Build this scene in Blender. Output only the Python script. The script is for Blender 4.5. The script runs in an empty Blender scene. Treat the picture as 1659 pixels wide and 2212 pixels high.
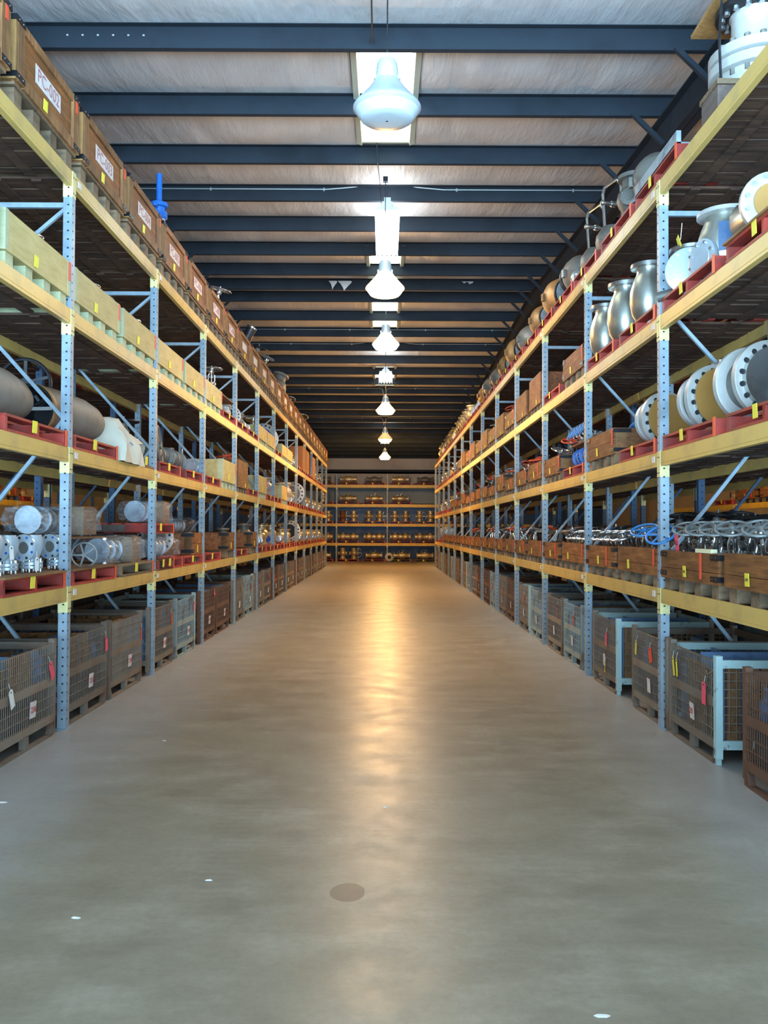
ROLL = .0045; SKYS = 3.0; YARD = 7.6; EXPO = .38
import bpy, math, random
from mathutils import Vector, Matrix, Euler, noise as mnoise
R_ = math.radians
rnd = random.Random(7)
scn = bpy.context.scene
COL = scn.collection
PI = math.pi

# ---------------------------------------------------------------- layout (metres; x right, y depth, z up)
H = 1.735; F = 1860.0; VX = 830.0; VY = 1146.5
XL = 2.75; XR = 2.45          # aisle faces of the left and right rack rows
S = 2.82; Y0L = 7.54; Y0R = 7.67
RD = 1.07                      # rack depth
LV = [0.0, 1.235, 2.45, 3.665, 4.88]   # tops of beams
BH = 0.13
RIDGE = 19.7
def roof(y):                   # underside of purlins
    return H + 4.501 + 0.0457*y if y < RIDGE else H + 6.249 - 0.043*y

# ---------------------------------------------------------------- materials
def newmat(name):
    m = bpy.data.materials.new(name); m.use_nodes = True
    nt = m.node_tree; nt.nodes.clear()
    out = nt.nodes.new('ShaderNodeOutputMaterial')
    b = nt.nodes.new('ShaderNodeBsdfPrincipled')
    nt.links.new(b.outputs[0], out.inputs[0])
    return m, nt, b
def mixc(nt, fac, a, b, typ='MIX'):
    n = nt.nodes.new('ShaderNodeMix'); n.data_type = 'RGBA'; n.blend_type = typ
    for sock, v in ((n.inputs[0], fac), (n.inputs[6], a), (n.inputs[7], b)):
        if isinstance(v, (int, float)): sock.default_value = v
        elif isinstance(v, tuple): sock.default_value = (*v, 1)
        else: nt.links.new(v, sock)
    return n.outputs[2]
def coords(nt, scale=(1,1,1), kind='Object'):
    tc = nt.nodes.new('ShaderNodeTexCoord'); mp = nt.nodes.new('ShaderNodeMapping')
    nt.links.new(tc.outputs[kind], mp.inputs[0]); mp.inputs['Scale'].default_value = scale
    return mp.outputs[0]
def noise(nt, vec, scale, detail=4, rough=.55):
    n = nt.nodes.new('ShaderNodeTexNoise'); n.inputs['Scale'].default_value = scale
    n.inputs['Detail'].default_value = detail; n.inputs['Roughness'].default_value = rough
    nt.links.new(vec, n.inputs['Vector']); return n.outputs['Fac']
def ramp(nt, fac, stops):
    n = nt.nodes.new('ShaderNodeValToRGB'); e = n.color_ramp.elements
    while len(e) < len(stops): e.new(.5)
    for i, (p, c) in enumerate(stops):
        e[i].position = p; e[i].color = (*c, 1) if len(c) == 3 else c
    nt.links.new(fac, n.inputs[0]); return n.outputs[0]
def mult(nt, a, k):
    n = nt.nodes.new('ShaderNodeMath'); n.operation = 'MULTIPLY'
    nt.links.new(a, n.inputs[0]); n.inputs[1].default_value = k; return n.outputs[0]
def bump(nt, b, h, strength=.3, dist=.01):
    n = nt.nodes.new('ShaderNodeBump'); n.inputs['Strength'].default_value = strength
    n.inputs['Distance'].default_value = dist
    nt.links.new(h, n.inputs['Height']); nt.links.new(n.outputs[0], b.inputs['Normal'])
def objrand(nt):
    n = nt.nodes.new('ShaderNodeObjectInfo'); return n.outputs['Random']

def paint(name, base, dirt=None, dscale=6, rough=.5, metal=0.0, dlo=.45, dhi=.7, vary=0.0, spec=.4):
    m, nt, b = newmat(name)
    dirt = dirt or tuple(c*.45 for c in base)
    v = coords(nt)
    n1 = noise(nt, v, dscale, 6, .62)
    col = mixc(nt, ramp(nt, n1, [(dlo, (0,0,0)), (dhi, (1,1,1))]), base, dirt)
    n2 = noise(nt, v, dscale*7, 3)
    col = mixc(nt, mult(nt, n2, .35), col, tuple(min(1, c*1.35) for c in base))
    if vary:
        r = ramp(nt, objrand(nt), [(0, (1-vary,)*3), (1, (1+vary*.6,)*3)])
        col = mixc(nt, 1.0, col, r, 'MULTIPLY')
    nt.links.new(col, b.inputs['Base Color'])
    b.inputs['Roughness'].default_value = rough; b.inputs['Metallic'].default_value = metal
    b.inputs['Specular IOR Level'].default_value = spec
    bump(nt, b, n2, .12, .004)
    return m
def wood(name, lo, hi, gsc=(1.2, 9, 14), rough=.65, vary=.25, dirt=.4):
    m, nt, b = newmat(name)
    v = coords(nt, gsc)
    n1 = noise(nt, v, 2.2, 8, .65)
    col = ramp(nt, n1, [(.3, lo), (.5, tuple((a+c)/2 for a, c in zip(lo, hi))), (.72, hi)])
    v2 = coords(nt)
    n2 = noise(nt, v2, 2.3, 5, .6)
    dk = ramp(nt, n2, [(.38, (1-dirt,)*3), (.62, (1,1,1))])
    col = mixc(nt, 1.0, col, dk, 'MULTIPLY')
    r = ramp(nt, objrand(nt), [(0, (1-vary, 1-vary*1.1, 1-vary*1.2)), (1, (1.12, 1.05, 1.0))])
    col = mixc(nt, 1.0, col, r, 'MULTIPLY')
    nt.links.new(col, b.inputs['Base Color'])
    b.inputs['Roughness'].default_value = rough
    bump(nt, b, n1, .25, .004)
    return m
def plain(name, c, rough=.5, metal=0, emis=None, es=0, trans=0, alpha=1):
    m, nt, b = newmat(name)
    b.inputs['Base Color'].default_value = (*c, 1); b.inputs['Roughness'].default_value = rough
    b.inputs['Metallic'].default_value = metal
    if emis: b.inputs['Emission Color'].default_value = (*emis, 1); b.inputs['Emission Strength'].default_value = es
    b.inputs['Transmission Weight'].default_value = trans; b.inputs['Alpha'].default_value = alpha
    return m

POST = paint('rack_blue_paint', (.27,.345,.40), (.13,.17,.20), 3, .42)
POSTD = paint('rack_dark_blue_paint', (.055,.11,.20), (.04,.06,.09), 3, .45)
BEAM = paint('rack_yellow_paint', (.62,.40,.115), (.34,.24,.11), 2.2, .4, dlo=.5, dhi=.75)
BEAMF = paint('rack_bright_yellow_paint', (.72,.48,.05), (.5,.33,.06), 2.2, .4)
HOLE = plain('dark_punched_hole', (.012,.013,.015), .8)
DECK = wood('old_deck_wood', (.05,.026,.014), (.17,.09,.048), (9, 1.2, 5), .8, .15)
CRATE = wood('brown_crate_wood', (.11,.036,.010), (.48,.19,.05))
CRATE_END = wood('orange_end_grain', (.30,.15,.045), (.52,.29,.10), (14, 9, 2))
CLEAT = wood('crate_cleat_wood', (.17,.068,.022), (.46,.23,.085), (9, 9, 1.2))
NEWWOOD = wood('new_green_yellow_wood', (.46,.36,.12), (.66,.55,.24), (1.2, 6, 9), .6, .14, .15)
BLOCK = wood('pallet_block_wood', (.16,.10,.055), (.38,.27,.16), (9,3,9), .75, .3)
NEWBLOCK = wood('new_pallet_block_wood', (.42,.45,.26), (.60,.62,.38), (9,3,9), .65, .12, .15)
REDP = paint('red_pallet_paint', (.42,.045,.03), (.16,.045,.04), 5, .55, vary=.35)
ORANGE = paint('orange_red_paint', (.80,.10,.035), (.6,.09,.04), 9, .5)
PALW = wood('pallet_grey_wood', (.10,.075,.065), (.26,.19,.155), (2,8,9), .8, .2)
STRAP = paint('black_steel_strap', (.014,.014,.018), (.03,.028,.03), 20, .4, .4)
BOLT = paint('bolt_steel', (.55,.56,.56), (.3,.3,.3), 30, .3, .9)
STEEL = paint('brushed_steel', (.56,.57,.56), (.30,.29,.26), 4, .27, .95, vary=.15)
CHROME = paint('bright_valve_metal', (.72,.77,.82), (.35,.36,.38), 9, .2, .95)
SATIN = paint('satin_stainless', (.50,.50,.44), (.27,.26,.21), 2.6, .33, .85)
CAST = paint('grey_cast_metal', (.20,.19,.165), (.09,.08,.07), 5, .5, .35, vary=.3)
RUSTY = paint('rusty_iron', (.34,.19,.07), (.11,.06,.03), 6, .5, .35, vary=.3)
GOLDM = paint('tarnished_bronze_metal', (.62,.52,.31), (.36,.29,.17), 6, .42, .6, vary=.2)
WHITEM = paint('white_painted_metal', (.48,.47,.44), (.36,.35,.31), 4, .42, .25)
PALEM = paint('pale_blue_white_metal', (.47,.54,.59), (.42,.48,.52), 6, .35, .35)
FLESH = paint('tan_grey_casting', (.21,.18,.145), (.14,.115,.085), 3.2, .6, .15)
BLUE = paint('blue_paint', (.015,.13,.50), (.01,.07,.24), 8, .4)
SKY = paint('light_blue_wheel_paint', (.05,.22,.52), (.05,.14,.3), 8, .4)
BLACKM = paint('black_metal', (.02,.02,.024), (.05,.045,.04), 9, .4, .4)
GREYW = paint('grey_wheel_paint', (.25,.26,.25), (.13,.12,.11), 9, .45, .3)
REDW = paint('red_wheel_paint', (.50,.06,.02), (.25,.05,.03), 9, .45)
DISC = paint('tan_fibre_disc', (.40,.205,.05), (.31,.15,.04), 1.6, .55, dlo=.3, dhi=.9)
SLATE = paint('blue_grey_cover', (.30,.35,.37), (.08,.1,.12), 6, .55)
YTAG = plain('yellow_tag_paper', (.88,.72,.06), .6)
PTAG = plain('pink_tag_card', (.93,.10,.16), .6)
OTAG = plain('orange_red_tag_card', (.88,.09,.035), .6)
WTAG = plain('white_tag_card', (.85,.84,.78), .6)
CTAG = plain('cream_tag_card', (.80,.74,.45), .6)
SIGN = paint('dusty_white_sign', (.72,.66,.62), (.5,.38,.33), 14, .6)
REDINK = plain('red_ink', (.50,.05,.05), .6)
INK = plain('dark_ink', (.03,.02,.02), .6)
BASKET = paint('rusty_wire_basket', (.25,.21,.165), (.20,.10,.055), 3, .6, .3, vary=.3)
BASKETP = paint('basket_grey_green_paint', (.27,.33,.32), (.14,.10,.07), 3.5, .55, dlo=.52, dhi=.6)
BASKETR = paint('basket_rust_brown', (.17,.085,.05), (.10,.06,.045), 3, .65, .2)
TEAL = paint('pale_teal_chipped_paint', (.40,.56,.55), (.16,.11,.08), 5, .5, dlo=.6, dhi=.64)
PLATEB = paint('blue_steel_plate', (.14,.25,.43), (.07,.08,.11), 3, .45, .2)
BOARD = wood('stored_wood_board', (.20,.085,.03), (.50,.27,.10), (1,9,9), .7, .4)
CANVAS = paint('off_white_canvas', (.62,.56,.44), (.38,.32,.23), 2.5, .85, dlo=.55, dhi=.8)
CARD = paint('brown_wrapped_cardboard', (.25,.17,.105), (.15,.105,.07), 5, .3)
PURLIN = paint('dark_roof_steel', (.020,.026,.034), (.014,.017,.021), 2, .8, spec=.15)
ALU = paint('lamp_aluminium', (.62,.68,.72), (.5,.54,.58), 3, .35, .5)
CONDUIT = plain('galvanised_conduit', (.5,.55,.55), .35, .7)
def film():
    m, nt, b = newmat('clear_shrink_wrap')
    b.inputs['Base Color'].default_value = (.8,.84,.88,1); b.inputs['Roughness'].default_value = .12
    v = coords(nt, (2,5,8)); n = noise(nt, v, 5, 6, .7)
    a = ramp(nt, n, [(.45, (.06,)*3), (.72, (.42,)*3)])
    nt.links.new(a, b.inputs['Alpha']); bump(nt, b, n, .5, .02)
    b.inputs['Specular IOR Level'].default_value = .9
    return m
FILM = film()

# ---------------------------------------------------------------- mesh builder
class M:
    def __init__(s): s.v = []; s.f = []; s.mi = []; s.sm = []
    def add(s, vs, fs, mat=0, smooth=False):
        o = len(s.v); s.v += [tuple(v) for v in vs]
        for f in fs: s.f.append(tuple(o+i for i in f)); s.mi.append(mat); s.sm.append(smooth)
        return s
    def box(s, c, d, mat=0, rot=None):
        x, y, z = d[0]/2, d[1]/2, d[2]/2
        vs = [Vector((a*x, b*y, e*z)) for a in (-1,1) for b in (-1,1) for e in (-1,1)]
        if rot is not None:
            Rm = rot if isinstance(rot, Matrix) else Euler(rot).to_matrix()
            vs = [Rm @ v for v in vs]
        c = Vector(c)
        return s.add([v+c for v in vs], [(0,1,3,2),(4,6,7,5),(0,4,5,1),(2,3,7,6),(0,2,6,4),(1,5,7,3)], mat)
    def b2(s, x0, x1, y0, y1, z0, z1, mat=0):
        return s.box(((x0+x1)/2,(y0+y1)/2,(z0+z1)/2), (x1-x0,y1-y0,z1-z0), mat)
    def bar(s, p0, p1, w, h, mat=0):
        p0 = Vector(p0); p1 = Vector(p1); d = p1-p0
        q = d.to_track_quat('X', 'Z').to_matrix()
        return s.box((p0+p1)/2, (d.length, w, h), mat, q)
    def frame(s, axis):
        a = Vector(axis).normalized()
        return a.to_track_quat('Z', 'Y').to_matrix()
    def lathe(s, prof, o=(0,0,0), axis=(0,0,1), n=20, mat=0, smooth=True, cap=True):
        Rm = s.frame(axis); o = Vector(o); vs = []; fs = []
        for r, h in prof:
            for i in range(n):
                a = 2*PI*i/n
                vs.append(o + Rm @ Vector((r*math.cos(a), r*math.sin(a), h)))
        for j in range(len(prof)-1):
            for i in range(n):
                k = (i+1) % n
                fs.append((j*n+i, j*n+k, (j+1)*n+k, (j+1)*n+i))
        if cap:
            if prof[0][0] > 1e-5: fs.append(tuple(reversed(range(n))))
            if prof[-1][0] > 1e-5: fs.append(tuple((len(prof)-1)*n+i for i in range(n)))
        return s.add(vs, fs, mat, smooth)
    def cyl(s, p0, p1, r, n=10, mat=0, r1=None):
        p0 = Vector(p0); p1 = Vector(p1)
        return s.lathe([(r,0),(r if r1 is None else r1,(p1-p0).length)], p0, p1-p0, n, mat)
    def torus(s, c, axis, R, r, n=24, m=8, mat=0):
        Rm = s.frame(axis); c = Vector(c); vs = []; fs = []
        for i in range(n):
            a = 2*PI*i/n
            for j in range(m):
                b = 2*PI*j/m
                vs.append(c + Rm @ Vector(((R+r*math.cos(b))*math.cos(a), (R+r*math.cos(b))*math.sin(a), r*math.sin(b))))
        for i in range(n):
            for j in range(m):
                fs.append((i*m+j, ((i+1)%n)*m+j, ((i+1)%n)*m+(j+1)%m, i*m+(j+1)%m))
        return s.add(vs, fs, mat, True)
    def tube(s, pts, r, n=8, mat=0):
        for a, b in zip(pts, pts[1:]): s.cyl(a, b, r, n, mat)
        for p in pts[1:-1]: s.ball(p, r, 6, mat)
        return s
    def ball(s, c, r, n=12, mat=0, sz=1.0):
        prof = [(max(1e-6, r*math.sin(PI*i/(n//2+2))), -r*sz*math.cos(PI*i/(n//2+2))) for i in range(n//2+3)]
        return s.lathe(prof, c, (0,0,1), n, mat, True, False)
    def flange(s, o, axis, R, t, nb=8, hub=.5, mat=0, bolt=1, br=None, holes=False, n=28, bl=1.0):
        """flange disc with ring of bolts, raised face towards +axis"""
        s.lathe([(R*.96,0),(R,t*.08),(R,t*.92),(R*.96,t),(R*hub,t),(R*hub*.96,t*1.12)], o, axis, n, mat)
        Rm = s.frame(axis); o = Vector(o); br = br or R*.075
        for i in range(nb):
            a = 2*PI*(i+.5)/nb; d = Vector((R*.82*math.cos(a), R*.82*math.sin(a), 0))
            p0 = o + Rm @ (d + Vector((0,0,t*.98 if holes else -t*.5*bl)))
            p1 = o + Rm @ (d + Vector((0,0,t*1.03 if holes else t*(1+.5*bl))))
            s.cyl(p0, p1, br, 8 if holes else 6, bolt)
        return s
    def mesh(s, name, mats, ang=38):
        me = bpy.data.meshes.new(name); me.from_pydata(s.v, [], s.f)
        me.polygons.foreach_set('material_index', s.mi); me.polygons.foreach_set('use_smooth', s.sm)
        for m in mats: me.materials.append(m)
        me.update()
        if any(s.sm): me.set_sharp_from_angle(angle=R_(ang))
        return me

def text_mesh(txt, size, mat, th=.0015):
    cu = bpy.data.curves.new('text', 'FONT'); cu.body = txt; cu.size = size; cu.extrude = th
    cu.align_x = 'CENTER'; cu.align_y = 'CENTER'; cu.resolution_u = 3
    o = bpy.data.objects.new('text', cu); COL.objects.link(o)
    dg = bpy.context.evaluated_depsgraph_get()
    me = bpy.data.meshes.new_from_object(o.evaluated_get(dg)); me.materials.clear(); me.materials.append(mat)
    bpy.data.objects.remove(o)
    me.transform(Matrix.Rotation(PI/2, 4, 'X'))     # stands in the xz plane, reads from -y
    return me

# ---------------------------------------------------------------- templates (thing > part > sub-part) and copies
class T:
    def __init__(s): s.p = []
    def add(s, name, m, mats=None, parent=None, label=None, mtx=None):
        me = m.mesh(name, mats if isinstance(mats, (list, tuple)) else [mats]) if isinstance(m, M) else m
        s.p.append((name, me, parent, label, mtx or Matrix()))
        return len(s.p)-1
def tag(o, label, cat, group=None, kind=None):
    if label: o['label'] = label
    if cat: o['category'] = cat
    if group: o['group'] = group
    if kind: o['kind'] = kind
    return o
def inst(t, name, loc, rz=0.0, label=None, cat=None, group=None, scale=1.0, rot=None, ov=None, skip=()):
    root = bpy.data.objects.new(name, None); root.empty_display_size = .1
    COL.objects.link(root)
    root.location = loc; root.rotation_euler = rot if rot is not None else (0,0,rz)
    root.scale = (scale,)*3 if isinstance(scale, (int, float)) else scale
    tag(root, label, cat, group)
    made = []
    for name_, me, par, lab, mtx in t.p:
        if name_ in skip: made.append(None); continue
        o = bpy.data.objects.new(name_, me); COL.objects.link(o)
        o.parent = root if par is None else made[par]
        o.matrix_local = mtx
        if lab: o['label'] = lab
        if ov and name_ in ov:
            sl = o.material_slots[0]; sl.link = 'OBJECT'; sl.material = ov[name_]
        made.append(o)
    return root
def part(root, name, me, mtx=None, label=None):
    o = bpy.data.objects.new(name, me); COL.objects.link(o); o.parent = root
    if mtx is not None: o.matrix_local = mtx
    if label: o['label'] = label
    return o
def single(name, m, mats, label=None, cat=None, group=None, kind=None, loc=(0,0,0), rot=(0,0,0)):
    me = m.mesh(name, mats if isinstance(mats, (list, tuple)) else [mats]) if isinstance(m, M) else m
    o = bpy.data.objects.new(name, me); COL.objects.link(o); o.location = loc; o.rotation_euler = rot
    tag(o, label, cat, group, kind); return o
ORD = ['', 'first','second','third','fourth','fifth','sixth','seventh','eighth','ninth','tenth','eleventh','twelfth','thirteenth','fourteenth','fifteenth','sixteenth','seventeenth','eighteenth','nineteenth','twentieth','twenty-first','twenty-second','twenty-third','twenty-fourth','twenty-fifth','twenty-sixth','twenty-seventh','twenty-eighth','twenty-ninth','thirtieth']
def ordw(n): return ORD[n] if n < len(ORD) else 'number %d' % n
CNT = {}
def nth(key):
    CNT[key] = CNT.get(key, 0)+1; return ordw(CNT[key])
LEVN = ['floor level', 'lowest shelf', 'second shelf', 'third shelf', 'top shelf']
SIDE = {'L': ('left', 1, PI/2, -XL), 'R': ('right', -1, -PI/2, XR)}
# local frame of everything on the racks: x along the row, -y towards the aisle, z up
def place(side, t, name, y, z, look, cat, group=None, back=0.0, drz=0.0, scale=1.0, lev=None, ov=None, skip=(), rot=None, label=None):
    sn, sg, rz, xf = SIDE[side]
    if lev is None: lev = max(i for i in range(5) if LV[i] <= z+.02)
    x = xf - sg*back
    pend = None
    if label is None: pend = (look, sn, lev)
    if rot is not None:
        q = Matrix.Rotation(rz, 3, 'Z') @ Euler(rot).to_matrix(); rot = q.to_euler()
    o = inst(t, name, (x, y, z), rz+drz, label, cat, group, scale, rot, ov, skip)
    if pend: PEND.setdefault(pend, []).append(o)
    return o
PEND = {}
def finish_labels():
    for (look, sn, lev), os_ in PEND.items():
        os_.sort(key=lambda o: round(o.location.y, 2)-.001*abs(o.location.x))
        for i, o in enumerate(os_):
            o['label'] = '%s on the %s %s' % (look, sn, LEVN[lev]) if len(os_) == 1 else '%s, %s from the camera, %s %s' % (look, ordw(i+1), sn, LEVN[lev])
DECKM = DECK
# ---------------------------------------------------------------- building shell
YF = -2.6; YB = 49.6; WX = 13.0
def floor():
    m, nt, b = newmat('worn_concrete_floor')
    v = coords(nt)
    big = noise(nt, v, .55, 5, .6); mid = noise(nt, v, 2.6, 8, .7); fine = noise(nt, v, 26, 6, .75)
    vx = coords(nt, (.8, 1.5, 1)); streak = noise(nt, vx, 1.7, 9, .68)
    c = ramp(nt, streak, [(.34, (.205,.162,.108)), (.5, (.265,.215,.150)), (.66, (.345,.285,.205))])
    c = mixc(nt, ramp(nt, big, [(.42, (0,0,0)), (.68, (1,1,1))]), c, mixc(nt, mid, (.30,.243,.165), (.24,.19,.125)))
    c = mixc(nt, mult(nt, ramp(nt, fine, [(.42, (0,0,0)), (.72, (1,1,1))]), .33), c, (.13,.11,.08))
    # lighter grey strips along the feet of the racks
    sep = nt.nodes.new('ShaderNodeSeparateXYZ'); nt.links.new(v, sep.inputs[0])
    ab = nt.nodes.new('ShaderNodeMath'); ab.operation = 'ABSOLUTE'; nt.links.new(sep.outputs[0], ab.inputs[0])
    ad = nt.nodes.new('ShaderNodeMath'); ad.operation = 'MULTIPLY_ADD'; nt.links.new(mid, ad.inputs[0]); ad.inputs[1].default_value = .9
    nt.links.new(ab.outputs[0], ad.inputs[2])
    e = ramp(nt, mult(nt, ad.outputs[0], .25), [(.50, (0,0,0)), (.72, (1,1,1))])
    c = mixc(nt, mult(nt, e, .6), c, mixc(nt, fine, (.44,.44,.44), (.32,.315,.30)))
    # oil stain
    def blob(x, y, rx, ry):
        mp = nt.nodes.new('ShaderNodeMapping'); nt.links.new(v, mp.inputs[0])
        mp.inputs['Location'].default_value = (-x/rx, -y/ry, 0); mp.inputs['Scale'].default_value = (1/rx, 1/ry, 1)
        ln = nt.nodes.new('ShaderNodeVectorMath'); ln.operation = 'LENGTH'; nt.links.new(mp.outputs[0], ln.inputs[0])
        a2 = nt.nodes.new('ShaderNodeMath'); a2.operation = 'MULTIPLY_ADD'; nt.links.new(mid, a2.inputs[0]); a2.inputs[1].default_value = .5
        nt.links.new(ln.outputs['Value'], a2.inputs[2]); return a2.outputs[0]
    st = ramp(nt, blob(-.163, 4.17, .115, .15), [(.94, (1,1,1)), (1.0, (0,0,0))])
    c = mixc(nt, mult(nt, st, .9), c, (.10,.082,.06))
    # tyre tracks: arcs with tread bars
    def arc(cx, cy, r, w, fr, y0, y1):
        mp = nt.nodes.new('ShaderNodeMapping'); nt.links.new(v, mp.inputs[0]); mp.inputs['Location'].default_value = (-cx, -cy, 0)
        ln = nt.nodes.new('ShaderNodeVectorMath'); ln.operation = 'LENGTH'; nt.links.new(mp.outputs[0], ln.inputs[0])
        s1 = nt.nodes.new('ShaderNodeMath'); s1.operation = 'SUBTRACT'; nt.links.new(ln.outputs['Value'], s1.inputs[0]); s1.inputs[1].default_value = r
        s2 = nt.nodes.new('ShaderNodeMath'); s2.operation = 'ABSOLUTE'; nt.links.new(s1.outputs[0], s2.inputs[0])
        band = ramp(nt, mult(nt, s2.outputs[0], 1/w), [(.6, (1,1,1)), (1, (0,0,0))])
        wv = nt.nodes.new('ShaderNodeTexWave'); wv.bands_direction = 'Y'; wv.inputs['Scale'].default_value = fr; wv.inputs['Distortion'].default_value = .8
        nt.links.new(v, wv.inputs[0])
        bars = ramp(nt, wv.outputs['Fac'], [(.3, (.25,.25,.25)), (.6, (1,1,1))])
        yr = nt.nodes.new('ShaderNodeMapRange'); yr.inputs[1].default_value = y0; yr.inputs[2].default_value = y0+.8
        nt.links.new(sep.outputs[1], yr.inputs[0])
        yr2 = nt.nodes.new('ShaderNodeMapRange'); yr2.inputs[1].default_value = y1; yr2.inputs[2].default_value = y1-1.2
        nt.links.new(sep.outputs[1], yr2.inputs[0])
        a = mixc(nt, 1., band, bars, 'MULTIPLY'); a = mixc(nt, 1., a, yr.outputs[0], 'MULTIPLY'); a = mixc(nt, 1., a, yr2.outputs[0], 'MULTIPLY')
        return mixc(nt, 1., a, mid, 'MULTIPLY')
    c = mixc(nt, mult(nt, arc(2.2, 4.9, 3.08, .13, 4.2, 3.4, 6.6), .55), c, (.17,.14,.105))
    c = mixc(nt, mult(nt, arc(-2.6, 2.2, 4.1, .15, 4.0, 3.4, 5.6), .4), c, (.17,.14,.105))
    nt.links.new(c, b.inputs['Base Color'])
    rr = ramp(nt, mid, [(.35, (.31,)*3), (.65, (.44,)*3)])
    nt.links.new(rr, b.inputs['Roughness']); b.inputs['Specular IOR Level'].default_value = .25
    bump(nt, b, fine, .10, .004)
    m_ = M().b2(-WX, WX, YF-.3, YB, -.2, 0)
    single('floor', m_, m, kind='structure')
floor()

def shell():
    wm = paint('grey_insulated_wall', (.40,.38,.35), (.28,.26,.24), .8, .7)
    single('wall_left', M().b2(-WX-.15, -WX, YF, YB, 0, 7.6), wm, kind='structure')
    single('wall_right', M().b2(WX, WX+.15, YF, YB, 0, 7.6), wm, kind='structure')
    # back wall: insulated liner above, blue sheet metal below 3.3 m with ribs
    bl = paint('blue_wall_sheet', (.045,.085,.15), (.03,.05,.09), 1.2, .4, .2)
    pb = paint('pale_blue_wall_liner', (.17,.23,.26), (.11,.15,.18), .7, .5)
    mm = M(); mm.b2(-WX, WX, YB, YB+.2, 0, 7.6, 0)
    for i in range(int(2*WX/.3)):
        x = -WX + .3*i
        mm.b2(x, x+.09, YB-.04, YB, 0, 3.05, 1)
        mm.b2(x+.09, x+.3, YB-.012, YB, 0, 3.05, 1)
    mm.b2(-WX, WX, YB-.02, YB, 3.30, 4.4, 2)
    single('wall_back', mm, [wm, bl, pb], kind='structure')
    gm = M()
    gm.b2(-WX, WX, YB-.26, YB, 5.02, 5.10); gm.b2(-WX, WX, YB-.26, YB-.24, 5.02, 5.24); gm.b2(-WX, WX, YB-.06, YB-.04, 3.1, 3.3); gm.b2(-WX, WX, YB-.2, YB, 3.08, 3.12)
    single('trim_1', gm, PURLIN, kind='structure')
    # front wall with the open roll-up doorway the daylight comes through
    DW, DH = 6.6, 5.9
    mm = M(); mm.b2(-WX, -DW, YF-.2, YF, 0, 6.6); mm.b2(DW, WX, YF-.2, YF, 0, 6.6); mm.b2(-DW, DW, YF-.2, YF, DH, 6.6)
    single('wall_front', mm, wm, kind='structure')
shell()

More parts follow.
